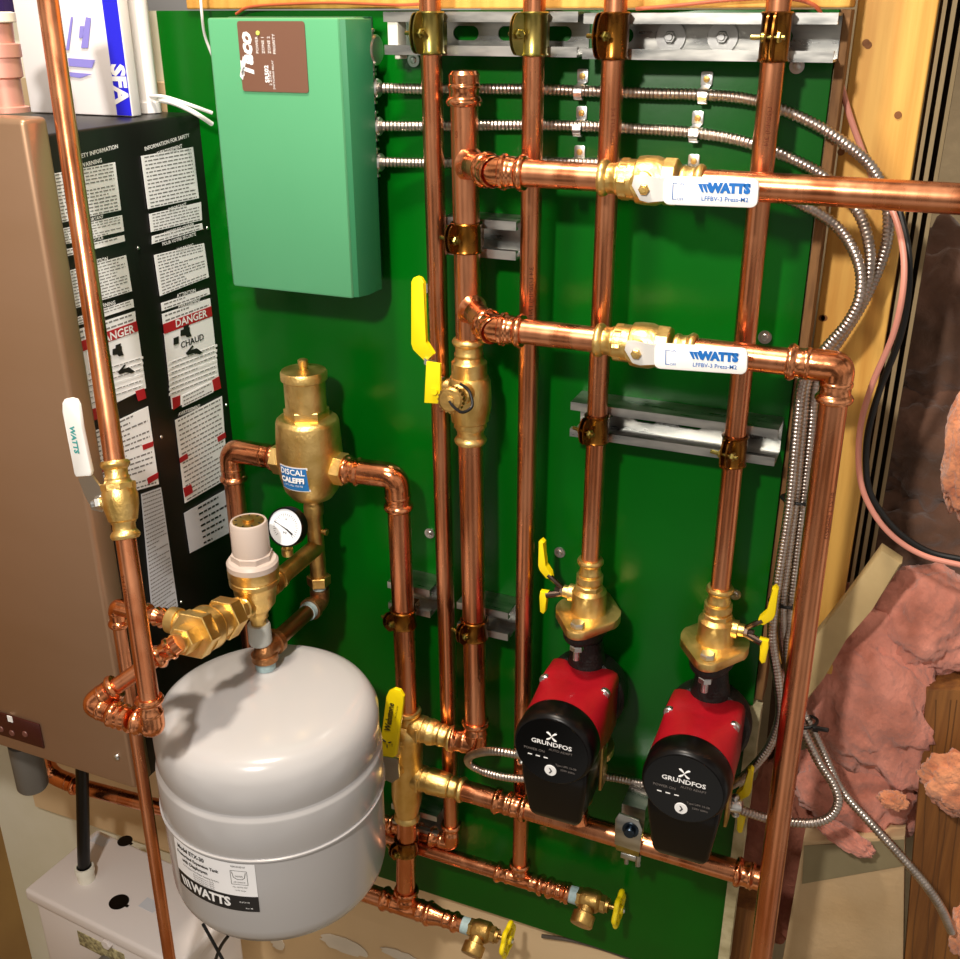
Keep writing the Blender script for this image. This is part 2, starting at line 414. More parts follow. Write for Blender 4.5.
b = B(); b.prism(poly_xy(((776, 640), (800, 640), (786, 900), (752, 900)), .17), Y_, .01)
single('back_lath', b, DARKW, 'dark lath behind the conduits right of the right circulator', 'board')
#@@HEATER
# ------------------------------------------------------------------ water heater
HX = -.827
wh = thing('water_heater', 'tall wall-hung tankless water heater with brown steel front and black side', 'water heater', (-1.04, -.14, .792))
b = B(); b.box((-1.047, -.125, 1.185), (.44, .262, .805), bev=.003); part('casing', b, BLACKP, wh, 'black casing')
b = B(); b.box((-1.045, -.268, 1.198), (.452, .034, .814), bev=.006)
fc = part('front_cover', b, HEATF, wh, 'brown brushed steel front cover')
b = B()
b.lathe(P(117, 757, -.2852), -Y_, [(.0048, 0), (.0042, .002), (.0025, .0028)], 18)
part('screw', b, STEEL, fc)
b = B(); c0, c1 = P(-60, 694, -.2852), P(45, 748, -.2852)
b.box(((c0.x + c1.x) / 2, -.2862, (P(40, 724, -.2852).z + c1.z) / 2), (c1.x - c0.x, .002, abs(P(40, 724, -.2852).z - c1.z)), bev=.0006)
cp = part('control_panel', b, mat('maroon_panel', '3c1410', 0, .25), wh, 'dark maroon control panel')
b = B(); c = P(10, 719, -.2876); b.box(c, (.008, .001, .009)); part('button', b, WPRINT, cp)
b = B()
for x_, y_ in ((1, 729), (12, 733), (25, 734)):
    b.lathe(P(x_, y_, -.2873), -Y_, [(.0045, 0), (.004, .0012), (.0001, .0012)], 14)
part('button', b, mat('dim_button', '6a4038', 0, .4), cp)
# side plane helpers
def SP(x, y, off=.001): p = PX(x, y, HX); return V((p.x + off, p.y, p.z))
def quad_interp(q, s, t):  # q TL TR BR BL
    return q[0].lerp(q[1], s).lerp(q[3].lerp(q[2], s), t)
def sheet(tl, tr, br, bl, rows, off=.0012, m_=None, name='warning_label', margin=.05, im=None, label=None):
    q = [SP(*p, off) for p in (tl, tr, br, bl)]
    o_ = part(name, B().prism(q, X_, .0004), m_ or PAPER, wh, label)
    if not rows: return o_
    q2 = [p + V((.0006, 0, 0)) for p in q]; ink = B()
    rnd = random.Random(tl[0] * 31 + tl[1])
    for r in range(rows):
        t0 = (r + .35) / rows; t1 = t0 + .30 / rows; s = margin
        end = 1 - margin if rnd.random() < .7 else rnd.uniform(.4, .9)
        while s < end:
            L = rnd.uniform(.03, .10); e = min(s + L, end)
            ink.quad([quad_interp(q2, s, t0), quad_interp(q2, e, t0), quad_interp(q2, e, t1), quad_interp(q2, s, t1)])
            s = e + .018
    part('fine_print', ink, im or INKG, o_)
    return o_
red = None
def band(tl, tr, br, bl, tgt, off=.0017):
    part('warning_band', B().prism([SP(*p, off) for p in (tl, tr, br, bl)], X_, .0003), REDL, wh, 'red warning band')
def stext(b_, txt, size, px, py, tpx, tpy, sx=1.0, bold=.02, off=.0022):
    o = SP(px, py, off); d = (SP(tpx, tpy, off) - o).normalized(); up = X_.cross(d).normalized()
    if up.z < 0: up = -up
    bb_ = B(); bb_.text(txt, size, lambda x, y: o + d * x + up * y, bold=bold, sx=sx); part('pictogram_print' if b_ else 'heading_print', bb_, INK if b_ else WPRINT, wh)
inkw, pic = 0, 1
# right column
sheet((140, 156), (192, 147), (198, 198), (147, 209), 14)
sheet((148, 214), (200, 202), (201, 220), (150, 232), 6)
sheet((151, 236), (201, 223), (202, 229), (151, 244), 2)
sheet((153, 255), (203, 243), (208, 277), (159, 296), 13)
sheet((160, 303), (208, 288), (209, 294), (161, 311), 2)
sheet((161, 314), (209, 298), (210, 306), (162, 324), 2)
sheet((163, 333), (211, 315), (219, 388), (171, 409), 0)
band((162, 324), (210, 306), (211, 316), (163, 334), red)
for k in range(7):
    t = k / 7; sheet((168, 362 + k * 5.2), (216, 344 + k * 5.0), (216, 346.5 + k * 5.0), (168, 364.5 + k * 5.2), 1, off=.0014)
band((171, 398), (179, 395), (179, 405), (172, 410), red); band((211, 380), (218, 376), (220, 388), (213, 391), red)
sheet((180, 396), (210, 381), (212, 392), (181, 407), 3, off=.0018)
sheet((174, 420), (221, 396), (227, 478), (184, 503), 18)
band((178, 458), (186, 453), (187, 458), (179, 463), red); band((216, 437), (224, 432), (225, 437), (217, 442), red)
band((182, 488), (190, 484), (192, 492), (184, 497), red); band((220, 466), (226, 463), (227, 469), (221, 473), red)
for px_, py_, s_, tx in ((166, 142, .006, 'INFORMATION FOR SAFETY'), (168, 150, .006, 'AVERTISSEMENT'), (176, 207, .0055, 'IMPORTANT'), (178, 229, .0055, 'NOTICE TO OWNER'),
                         (178, 239, .0055, 'POUR VOTRE SECURITE'), (184, 247.5, .006, 'WARNING'), (185, 293, .006, 'ATTENTION'), (188, 303, .0055, 'AVERTISSEMENT')):
    stext(inkw, tx, s_, px_, py_, px_ + 20, py_ - 6.2, 1.1)
stext(inkw, 'DANGER', .013, 190, 318.5, 210, 311.5, 1.2); stext(inkw, 'AVERTISSEMENT', .006, 188, 410, 208, 402)
stext(pic, 'CHAUD', .011, 191, 341, 211, 333, 1.2)
# pictograms: faucet and hand
def pict(cx, cy, k=1.0):
    S_ = lambda x, y: SP(cx + x * k, cy + y * k, .0022)
    for nm, pts in (('handle_pictogram', ((-14, 2), (-9, 0), (-9, 7), (-14, 9))), ('faucet_pictogram', ((-7, -6), (-4, -7), (-4, -10), (1, -12), (1, -9), (2, -9), (2, -5), (4, 0), (-1, 1), (-2, -1), (-7, 0))), ('hand_pictogram', ((-1, 16), (5, 9), (6, 10), (3, 14), (9, 12), (15, 16), (12, 18), (6, 17), (0, 19), (-2, 17)))):
        part(nm, B().prism([S_(*p) for p in pts], X_, .0004), INK, wh)
pict(186, 336)
# left column, its left part passes behind the copper riser
sheet((50, 174), (114, 162), (120, 210), (58, 223), 14)
sheet((59, 229), (121, 215), (123, 231), (61, 245), 6)
sheet((62, 250), (123, 235), (124, 241), (63, 257), 2)
sheet((66, 271), (125, 255), (131, 291), (72, 309), 12)
sheet((73, 318), (132, 299), (133, 307), (75, 326), 3)
sheet((75, 330), (134, 311), (135, 321), (77, 342), 2)
sheet((79, 352), (137, 330), (145, 388), (88, 416), 0)
band((77, 342), (135, 321), (137, 331), (79, 352), red)
for k in range(6):
    sheet((84, 374 + k * 6), (142, 356 + k * 5.6), (142, 358.5 + k * 5.6), (84, 376.5 + k * 6), 1, off=.0014)
band((87, 410), (97, 407), (98, 418), (89, 422), red); band((134, 391), (143, 388), (145, 398), (137, 401), red)
sheet((91, 432), (147, 406), (158, 484), (101, 500), 15)
band((141, 445), (152, 441), (152, 446), (142, 450), red); band((146, 478), (157, 472), (157, 478), (147, 484), red); band((97, 470), (103, 467), (103, 471), (98, 475), red)
for px_, py_, s_, tx in ((95, 152, .006, 'SAFETY INFORMATION'), (90, 163, .006, 'WARNING'), (92, 219, .005, 'IMPORTANT'), (95, 239, .005, 'NOTICE'), (97, 261, .006, 'CAUTION'), (104, 305, .006, 'WARNING')):
    stext(inkw, tx, s_, px_, py_, px_ + 20, py_ - 5.4, 1.1)
stext(inkw, 'DANGER', .013, 114, 335, 134, 328, 1.2)
pict(118, 355)
sheet((140, 494), (160, 487), (177, 606), (152, 624), 34, m_=PAPERB, name='rating_plate', label='long grey data label')
sheet((183, 513), (229, 487), (237, 528), (189, 553), 7, m_=PAPERB, name='side_notice', margin=.28, im=INK, label='pale grey notice')
gi = B()
for x_, y_ in ((207, 228), (138, 248), (161, 437), (226, 405), (181, 602)): gi.lathe(SP(x_, y_, .0005), X_, [(.0022, 0), (.0018, .001), (.0001, .0012)], 12)
part('screw', gi, STEEL, wh)
# stubs and tubes below the heater
pa, pb_ = P(22, 735, -.20), P(22, 783, -.20)
b = B(); b.lathe(V((pa.x, -.20, .791)), -Z_, [(.017, 0), (.017, .791 - pa.z + .012), (.0225, .791 - pa.z + .013), (.0225, .791 - pb_.z - .004), (.020, .791 - pb_.z), (.012, .791 - pb_.z)], 28)
single('gray_vent_stub', b, PVCG, 'grey plastic drain cap hanging under the left of the heater', 'pipe cap')
t = thing('heater_bottom_pipe', 'copper elbow and thick pipe running right under the heater, behind the black tube', 'pipe', P(48, 780, -.10))
ea, ec = P(46, 762, -.12), P(72, 784, -.12)
b = B(); elbow(b, V((ea.x, -.12, .80)), V((ea.x, -.12, ec.z + .006)), V((ec.x + .012, -.12, ec.z)), R1 + .001, .035, .012); part('elbow', b, COPF, t)
b = B(); b.tube([V((ec.x, -.12, ec.z)), V((-.83, -.10, ec.z - .002))], R1 + .001, 20); part('tube', b, COP, t)
t = thing('drain_tube', 'black drain tube running down from the heater into a white socket', 'tube', P(84, 880, -.15))
b = B(); b.tube([P(82, 762, -.15), P(84, 874, -.15)], .0098, 20); part('tube', b, BLACK, t)
b = B(); c = P(84, 866, -.15); b.lathe(c, -Z_, [(.0118, 0), (.0145, 0), (.0150, .002), (.0150, .012), (.0135, .013), (.0135, .030)], 26, caps=False); part('socket', b, PVCW, t, 'white plastic socket')
# condensate box on the floor ledge
zt = .415
cq = [PZ(x, y, zt) for x, y in ((34, 886), (82, 836), (190, 880), (158, 948))]
cx0, cx1 = min(p.x for p in cq) + .0, -.70; cy0, cy1 = PZ(34, 886, zt).y, -.045
cb = thing('condensate_pump', 'pale grey plastic condensate pump box below the heater with round black holes', 'pump', ((cx0 + cx1) / 2, (cy0 + cy1) / 2, .2))
a0 = PZ(34, 886, zt); a1 = PZ(158, 948, zt); a2 = PZ(100, 836, zt)
u_ = V((a1 - a0)).normalized(); v_ = V((-u_.y, u_.x, 0)); ln = (a1 - a0).length
cc = a0 + u_ * (ln / 2 + .02) + v_ * .065
b = B(); b.box(cc + V((0, 0, -.012)), (ln + .06, .155, .024), u_, v_, Z_, bev=.006); part('lid', b, PUMPW, cb)
b = B(); b.box(cc + V((0, 0, -.115)), (ln + .04, .14, .18), u_, v_, Z_, bev=.008); part('tank_body', b, PUMPW, cb)
for x_, y_, r_ in ((125, 841, .0125), (119, 902, .0155)):
    b = B(); b.lathe(PZ(x_, y_, zt + .0003), Z_, [(r_, 0), (r_, .0006), (.0001, .0006)], 24); b.box(PZ(x_, y_, zt + .0006) + u_ * r_, (.008, .005, .0005), u_, v_, Z_); part('port', b, BLACK, cb, 'black open port')
b = B(); c = PZ(100, 840, zt + .001); b.box(c, (.03, .018, .0006), u_, v_, Z_); b.box(PZ(150, 905, zt + .001), (.03, .02, .0006), u_, v_, Z_); part('sticker', b, PAPERB, cb)
b = B(); c = cc - v_ * .0705 + V((.0, 0, -.06)) - u_ * .01; b.box(c, (.10, .002, .03), u_, v_, Z_, bev=.0008); part('gravel_window', b, GRIT, cb, 'see-through strip showing pale granules')
b = B(); c = P(100, 938, cc.y - .11); b.lathe(cc - v_ * .070 + V((.0, 0, -.085)) + u_ * .0, -v_, [(.016, 0), (.016, .03), (.019, .03), (.019, .055), (.0145, .055)], 26); part('outlet_stub', b, PVCG, cb, 'grey outlet stub')
b = B(); c = PZ(104, 925, zt); b.hexa(cc - v_ * .07 + u_ * .01 + V((0, 0, -.035)), -v_, .009, 0, .008); part('lid_clip', b, PUMPW, cb)
b = B(); b.tube(catmull([P(203, 924, -.30), P(213, 942, -.30), P(224, 962, -.30)], 6), .0022, 8); b.tube(catmull([P(228, 936, -.30), P(220, 948, -.30), P(212, 970, -.30)], 6), .0022, 8)
single('power_cord', b, RUBBER, 'thin black cords crossing under the grey tank', 'cord')
# items on top of the heater
zT = 1.5885
t = thing('carton', 'white cardboard carton with blue stripe, standing on the heater', 'box', (-.955, -.035, zT))
c0 = PZ(34, 112, zT); c1 = PZ(130, 117, zT)
cY = (c0.y + c1.y) / 2; b = B(); b.box((( c0.x + c1.x) / 2, cY + .008, zT + .11), (c1.x - c0.x, .016, .22), bev=.0012); part('carton_body', b, CARTON, t)
Yf = cY - .0006
b = B(); x0 = P(110, 60, Yf).x; x1 = c1.x - .001
b.box(((x0 + x1) / 2, Yf, zT + .11), (x1 - x0, .0006, .218)); part('blue_stripe', b, BLUEC, t)
b = B(); o = P(119, 84, Yf - .0006); b.text('SFA', .026, lambda x, y: o + V((y, 0, -x)), bold=.05, sx=1.0); part('brand_lettering', b, WPRINT, t)
b = B()
for pts in (((71, 17), (73, 17), (69, 50), (66, 50)), ((68, 58), (95, 60), (92, 68), (69, 66)), ((68, 72), (92, 74), (80, 78), (68, 76)), ((86, 17), (91, 18), (88, 48), (81, 48)), ((80, 26), (84, 26), (83, 38), (79, 38))):
    b.prism(poly_xy(pts, Yf - .0004), -Y_, .0003)
part('printed_picture', b, BLUEPALE, t)
b = B(); p = P(150, 108, -.018); b.lathe(V((p.x, -.02, zT)), Z_, [(.0145, 0), (.0145, .012)], 28); b.lathe(V((p.x, -.02, zT + .012)), Z_, [(.0125, 0), (.0125, .2)], 28)
single('white_vent_pipe', b, CARTON, 'white upright plastic pipe right of the carton on the heater', 'pipe')
p = PZ(10, 112, zT + .016); t = thing('heater_fitting', 'pinkish copper fitting with white collar on top of the heater at the left edge', 'fitting', p)
b = B(); b.lathe(p, Z_, [(.020, 0), (.020, .005), (.0155, .006), (.0155, .032), (.019, .034), (.019, .052), (.021, .053), (.021, .065), (.016, .066), (.017, .085)], 26); part('fitting_body', b, mat('dusty_copper', 'd8a090', .5, .5), t)
b = B(); b.lathe(p + V((0, 0, .085)), Z_, [(.02, 0), (.021, .001), (.021, .009), (.017, .010)], 26); part('collar', b, PVCW, t, 'white collar')
b = B(); b.box(P(-16, 6, -.06) + V((0, .02, .02)), (.05, .03, .06)); single('purple_box', b, PURP, 'dark purple box in the top left corner', 'box')
b = B(); b.tube(catmull([P(160, 100, -.03), P(176, 104, -.045), P(195, 113, -.05), P(212, 124, -.03)], 8), .0028, 10); b.tube(catmull([P(150, 96, -.03), P(165, 97, -.035), P(190, 105, -.04), P(212, 113, -.02)], 8), .0022, 10)
single('white_cable', b, WHITEV, 'white cables from the heater top to the light green control box', 'cable')
b = B(); b.tube(catmull([P(200, -10, -.03), P(202, 15, -.03), P(205, 36, -.02), P(214, 60, -.01)], 8), .0016, 8)
single('thin_white_wire', b, WHITEV, 'thin white wire hanging at the top left corner of the green panel', 'cable')
#@@CONTROL
# ------------------------------------------------------------------ zone control box
BXR = -.586; TX0, TX1, TZ0, TZ1 = -.744, -.568, 1.405, 1.693
t = thing('zone_control_box', 'light green relay control box with a brown label at the top of the panel', 'control box', ((TX0 + TX1) / 2, -.05, TZ0))
b = B()
prof = [(TX0, -.028), (TX0, -.078), (TX0 + .006, -.085), (-.5815, -.085), (-.5800, -.083), (-.5800, -.028)]
b.prism([V((x, y, TZ0)) for x, y in prof], Z_, TZ1 - TZ0, .0025)
part('cover', b, TACO, t)
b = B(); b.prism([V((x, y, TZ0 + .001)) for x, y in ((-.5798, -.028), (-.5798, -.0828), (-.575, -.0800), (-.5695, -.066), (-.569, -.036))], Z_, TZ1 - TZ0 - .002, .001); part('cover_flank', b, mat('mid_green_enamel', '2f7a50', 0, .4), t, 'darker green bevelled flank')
b = B(); b.box(((TX0 + BXR) / 2, -.021, (TZ0 + TZ1) / 2 + .003), (BXR - TX0, .042, TZ1 - TZ0 - .004), bev=.0015); bx = part('base', b, TACOD, t, 'dark green base')
for kz, lab in ((190, 0), (228, 0), (262, 0)):
    p = PX(386, kz, BXR); b = B(); b.lathe(V((BXR, -.022, p.z)), X_, [(.0105, 0), (.0105, .0008), (.009, .0008), (.009, .0002), (.0001, .0002)], 22); part('knockout', b, ZINC, t)
Yc = -.0856
l0, l1 = P(237, 21, Yc), P(309, 93, Yc)
cc_ = V(((l0.x + l1.x) / 2, Yc, (l0.z + l1.z) / 2)); b = B(); b.prism(rrect(cc_, X_, Z_, l1.x - l0.x, l0.z - l1.z, .003), -Y_, .0006)
lb = part('name_label', b, BROWNL, t, 'brown label')
def up_text(b_, txt, size, px, py, Y, **k):
    o = P(px, py, Y); b_.text(txt, size, lambda x, y: o + V((-y, 0, x)), **k)
b = B(); up_text(b, 'Taco', .021, 247, 56, Yc - .0009, bold=.045, sx=1.05, shear=.25)
b.prism([P(x, y, Yc - .0007) for x, y in ((240, 76), (243, 80), (246, 60), (243, 56))], -Y_, .0002)
up_text(b, 'POWER', .0048, 257, 45, Yc - .0009); up_text(b, 'ZONE 1', .0048, 263, 45, Yc - .0009); up_text(b, 'ZONE 2', .0048, 269, 45, Yc - .0009); up_text(b, 'PRIORITY', .0046, 274, 44, Yc - .0009)
up_text(b, 'SR502', .0068, 267, 74, Yc - .0009, bold=.03); up_text(b, '2 ZONE', .0042, 270.5, 78, Yc - .0009); up_text(b, 'SWITCHING RELAY', .0033, 273.5, 75, Yc - .0009)
part('label_lettering', b, WPRINT, t)
b = B(); b.lathe(P(258, 33, Yc - .0006), -Y_, [(.0022, 0), (.0022, .001), (.0001, .0014)], 12); part('indicator_light', b, AMBER, t, 'yellow green indicator light')
# strain-relief connectors on the right flank
CG = 'conduit connectors on the right flank of the green box'
def connector(o, d, label, r=.010, group=CG, big=False):
    t = thing('conduit_connector', label, 'connector', o, group)
    d = V(d).normalized(); u, v, a = basis(d)
    b = B(); b.lathe(o, d, [(r * 1.25, 0), (r * 1.25, .004), (r, .0045), (r, .016), (r * .85, .018)], 24); part('connector_body', b, STEEL, t)
    b = B(); b.hexa(V(o) + d * .0005, d, r * 1.45, 0, .0042, n=10); part('lock_nut', b, ZINC, t)
    b = B(); b.lathe(V(o) + d * .010 + v * r * .9, v, [(.0028, -.002), (.0028, .004), (.0045, .0042), (.0045, .0065), (.003, .0075)], 12); part('clamp_screw', b, STEEL, t); b = B(); b.lathe(V(o) + d * .010 - v * r * .9, -v, [(.0028, -.002), (.0028, .004), (.0045, .0042), (.0045, .0065), (.003, .0075)], 12); part('clamp_screw', b, STEEL, t)
    return t
for py, nm in ((88, 'steel connector where the top metal conduit leaves the green control box'), (126, 'steel connector where the middle metal conduit leaves the green control box'), (162, 'steel connector where the lowest metal conduit leaves the green control box')):
    p = P(388, py, -.02); connector(V((BXR + .0005, -.026, p.z)), X_, nm)
p = P(386, 50, -.022); connector(V((BXR + .0005, -.026, p.z)), X_, 'large unused steel locknut plug above the three conduit connectors', r=.0155)
#@@STRUTS
# ------------------------------------------------------------------ struts
SG = 'galvanised strut channels on the green panel'
def strut(x0, x1, zc, label, h=.041, d=.041, slots=True):
    t = thing('strut_channel', label, 'strut', ((x0 + x1) / 2, 0, zc - h / 2), SG)
    e = .0024; yb = -.0003; b = B()
    prof = [(0, -h / 2), (-d, -h / 2), (-d, -h / 2 + .0095), (-d + .0070, -h / 2 + .0095), (-d + .0070, -h / 2 + .0070), (-d + e, -h / 2 + .0070), (-d + e, -h / 2 + e), (0, -h / 2 + e)]
    for s in (1, -1):
        b.prism([V((x0, yb + y, zc + s * z)) for y, z in (prof if s > 0 else prof[::-1])], X_, x1 - x0)
    part('channel_rail', b, ZINC, t)
    b = B(); hh = h / 2 - e * .5; pitch = .0508; x = x0
    sl, sh = .0145, .0070
    while x < x1 - 1e-4:
        xe = min(x + pitch, x1); w_ = xe - x; cx = (x + xe) / 2; y0 = yb - .0005; N = 24
        if w_ < .045 or not slots: b.box((cx, y0 - .001, zc), (w_, .002, hh * 2)); x = xe; continue
        inner, outer = [], []
        for k in range(N):
            a = 2 * PI * (k + .5) / N; c_, s_ = math.cos(a), math.sin(a)
            inner.append(((sl - sh) * (1 if c_ > 0 else -1) + sh * c_, sh * s_))
            m_ = max(abs(c_) / (w_ / 2), abs(s_) / hh); outer.append((c_ / m_, s_ / m_))
        for cxs, czs in ((1, 1), (-1, 1), (-1, -1), (1, -1)):
            k = min(range(N), key=lambda i: (outer[i][0] - cxs * w_ / 2) ** 2 + (outer[i][1] - czs * hh) ** 2); outer[k] = (cxs * w_ / 2, czs * hh)
        def rg(pl, y): return [V((cx + p[0], y, zc + p[1])) for p in pl]
        b.rings([rg(outer, y0 - .002), rg(inner, y0 - .002), rg(inner, y0), rg(outer, y0)], caps=False, closed=True)
        x = xe
    part('slotted_back', b, ZINC, t)
    return t
def zc_(px, py, Y=-.041): return P(px, py, Y).z
ztop = zc_(480, 34)
STR = {}
strut(P(384, 34, -.041).x, P(577.5, 33, -.041).x, ztop, 'left piece of the long strut channel across the top of the panel')
strut(P(583, 36, -.041).x, P(836, 36, -.041).x, zc_(700, 37), 'right piece of the top strut channel, with two bolts and washers')
zm = zc_(690, 436); strut(P(570, 425, -.041).x, P(776, 450, -.041).x, zm, 'long strut channel below the lower white valve lever')
zr = zc_(500, 240); strut(P(443, 230, -.041).x, P(516, 240, -.041).x, zr, 'short strut channel behind the thick riser, level with the bottom of the control box', slots=False)
z1 = zc_(420, 602); strut(P(388, 596, -.041).x, P(430, 608, -.041).x, z1, 'short strut channel right of the grey tank, behind the pipe from the air separator', slots=False)
z2 = zc_(485, 622); strut(P(457, 616, -.041).x, P(508, 628, -.041).x, z2, 'short strut channel behind the bottom of the thick riser', slots=False)
z3 = zc_(430, 826); strut(P(392, 818, -.041).x, P(437, 828, -.041).x, z3, 'lowest short strut channel, beside the webbed brass valve outlet', slots=False)
b = B(); p = P(397, 34, -.03); b.box(p, (.012, .02, .03), bev=.001); b.box(p + V((.004, 0, -.018)), (.006, .018, .012), bev=.001)
single('white_bracket', b, PVCW, 'small white bracket between control box and the top strut', 'bracket')
# bolts with washers in the top right strut
def washer_bolt(c, r, name, label, group, head=True):
    t = thing(name, label, 'bolt' if head else 'screw', c, group)
    b = B(); b.lathe(c, -Y_, [(r, 0), (r, .0016), (r * .42, .0017)], 26); part('washer', b, STEEL, t)
    b = B()
    if head: b.hexa(V(c) - Y_ * .0016, -Y_, r * .42, 0, .005); b.lathe(V(c) - Y_ * .0066, -Y_, [(r * .25, 0), (r * .2, .002)], 14)
    else: b.lathe(V(c) - Y_ * .0016, -Y_, [(r * .55, 0), (r * .4, .0012), (.0002, .0015)], 16)
    part('bolt_head', b, STEEL, t)
washer_bolt(P(671, 37, -.004), .0145, 'washer_bolt', 'left one of two bolts with big washers in the top strut', 'bolts in the top strut')
washer_bolt(P(723, 37, -.004), .0145, 'washer_bolt', 'right one of two bolts with big washers in the top strut', 'bolts in the top strut')
for x_, y_, lb in ((414, 60, 'panel screw just below the top strut, left of the leftmost thin riser'), (797, 66, 'panel screw half hidden under the right end of the top strut'), (765, 337, 'panel screw right of the rightmost riser, above the lower lever'),
                   (430, 533, 'panel screw left of the leftmost thin riser, at pressure gauge height'), (735, 594, 'panel screw at the collar of the right circulator flange'), (424, 288, 'panel screw beside the tip of the upright yellow lever'), (560, 552, 'panel screw just above the yellow lever of the left flange valve')):
    washer_bolt(P(x_, y_, -.0003), .0070, 'panel_screw', lb, 'screws holding the green panel', head=False)
#@@PIPES
# ------------------------------------------------------------------ copper runs
def run(name, label, loc, group='copper risers on the green panel'): return thing(name, label, 'pipe', loc, group)
# riser A
A0, A1 = P(429.3, -25, -.055), P(451.5, 826, -.034)
t = run('copper_riser', 'leftmost thin copper riser, passing left of the thick capped riser', A1)
b = B(); b.tube([A0, A1], R1, 24); part('tube', b, COP, t)
c = A1 + V((0, 0, -.030)); A2 = c + V((-.034, 0, 0)); b = B(); elbow(b, A1 + V((0, 0, .006)), c, A2, R1, .03, .020); part('elbow', b, COPF, t)
b = B(); b.tube([A2 + V((.006, 0, 0)), A2 + V((-.14, 0, 0))], R1, 20); part('tube', b, COP, t)
b = B(); coupling(b, A2 + V((-.04, 0, 0)), X_, R1); part('coupling', b, COPF, t)
marking(t, row_at(A0, A1, 330), row_at(A0, A1, 440), R1, 'L(20MM) 3/4 17-13', .006, -.5)
# riser B
B0, B1 = P(535, -25, -.055), P(520.3, 862, -.034)
t = run('copper_riser', 'second thin copper riser, just right of the thick capped riser', B1)
b = B(); b.tube([B0, B1], R1, 24); part('tube', b, COP, t)
TB = B1 + V((0, 0, -.030)); b = B(); tee(b, TB, X_, R1, Z_, R1, .036, .02); part('tee', b, COPF, t)
L0 = TB + V((-.036, 0, 0)); b = B(); b.tube([L0 + V((.006, 0, 0)), V((-.68, L0.y, L0.z))], R1, 22); part('tube', b, COP, t)
b = B(); coupling(b, TB + V((.058, 0, 0)), X_, R1, .034); b.tube([TB + V((.03, 0, 0)), TB + V((.072, 0, 0))], R1, 20); part('coupling', b, COPF, t)
DB = TB + V((.068, 0, 0))
marking(t, row_at(B0, B1, 235), row_at(B0, B1, 345), R1, '3/4 L(20MM) 17-13', .0062, -.5)
# risers C and D
C0, C1 = P(617, -25, -.055), P(590.5, 562, -.055)
t = run('copper_riser', 'third thin copper riser, feeding the left circulator', C1)
b = B(); b.tube([C0, C1 + V((0, 0, -.01))], R1, 24); part('tube', b, COP, t)
marking(t, row_at(C0, C1, 90), row_at(C0, C1, 160), R1, '3/4 L(20MM)', .0055, -.5)
D0, D1 = P(781.5, -25, -.055), P(720, 590, -.055)
t = run('copper_riser', 'rightmost straight copper riser, feeding the right circulator', D1)
b = B(); b.tube([D0, D1 + V((0, 0, -.01))], R1, 24); part('tube', b, COP, t)
marking(t, row_at(D0, D1, 90), row_at(D0, D1, 160), R1, 'L(20MM) 3/4', .0055, -.3)
# thick riser with cap
K0, K1 = P(464.2, 102, -.060), P(476, 722, -.060)
def KZ(py): return row_at(K0, K1, py)
t = run('capped_riser', 'thick short copper riser with a pressed cap on top and two diagonal branches', K1)
part('tube', B().tube([K0, KZ(342)], R2, 28), COP, t); part('tube', B().tube([KZ(440), K1], R2, 28), COP, t)
b = B(); press(b, KZ(106), Z_, R2, .020); b.lathe(KZ(106), Z_, [(R2 + .001, .018), (R2 + .0016, .030), (R2 - .001, .0335), (.001, .0345)], 28); part('end_cap', b, COPF, t, 'pressed copper cap')
marking(t, KZ(116), KZ(150), R2, 'CU', .004, .2)
kc = K1 + V((0, 0, -.034)); kA = K1 + V((0, 0, .004)); kE = kc + V((-.034, -.003, .0))
b = B(); elbow(b, kA, kc, kE, R2, .04, .023); part('elbow', b, COPF, t)
# branches leaving the riser towards the room, then along the wall
YH = -.098
def branch(py_riser, q0, q1, name, label, px_end=None):
    rp = KZ(py_riser); t = thing(name, label, 'pipe', q0, 'long horizontal copper pipes in front of the risers')
    q0 = V(q0); d = (q1 - q0).normalized()
    corner = q0 - d * .034
    start = rp + (corner - rp).normalized() * .004
    b = B(); b.tube(fillet([start, corner, q0 - d * .004], .02, 6), [R2 * .93] * 100, 24) if False else b.tube(fillet([start, corner, q0], .02, 6), R2 * .95, 24)
    b.lathe(rp + (corner - rp).normalized() * (R2 * .75), (corner - rp), [(R2 * 1.22, 0), (R2 * 1.05, .004), (R2 * .96, .008)], 24)
    part('branch_stub', b, COP, t)
    b = B(); k = (corner - rp).normalized(); b.tube(fillet([corner - k * .010, corner, q0 - d * .010], .02, 8), R2 + .0012, 26); press(b, corner - k * .012, k, R2 * .95, .018); press(b, q0 + d * .004, -d, R2 * .95, .032)
    b.lathe(q0 - d * .022, d, [(R2 + .001, 0), (R2 + .0034, .002), (R2 + .0034, .005), (R2 + .001, .007)], 26)
    part('elbow', b, COPF, t)
    return t
RH = .0132
H10, H11 = P(522, 173, YH), P(1010, 202, YH)
t1 = branch(163, H10, H11, 'horizontal_pipe', 'upper horizontal copper pipe running out of the right edge of the photo')
v1a, v1b = line_at(H10, H11, 600), line_at(H10, H11, 704)
part('tube', B().tube([H10 - (H11 - H10).normalized() * .01, v1a + (v1b - v1a) * .08], RH, 26), COP, t1); part('tube', B().tube([v1b - (v1b - v1a) * .08, H11], RH, 26), COP, t1)
H20, H21 = P(520, 331, YH), P(800, 363, YH)
t2 = branch(306, H20, H21, 'horizontal_pipe', 'lower horizontal copper pipe that turns down in a big elbow at the right')
v2a, v2b = line_at(H20, H21, 596), line_at(H20, H21, 696)
part('tube', B().tube([H20 - (H21 - H20).normalized() * .01, v2a + (v2b - v2a) * .08], RH, 26), COP, t2); part('tube', B().tube([v2b - (v2b - v2a) * .08, H21], RH, 26), COP, t2)
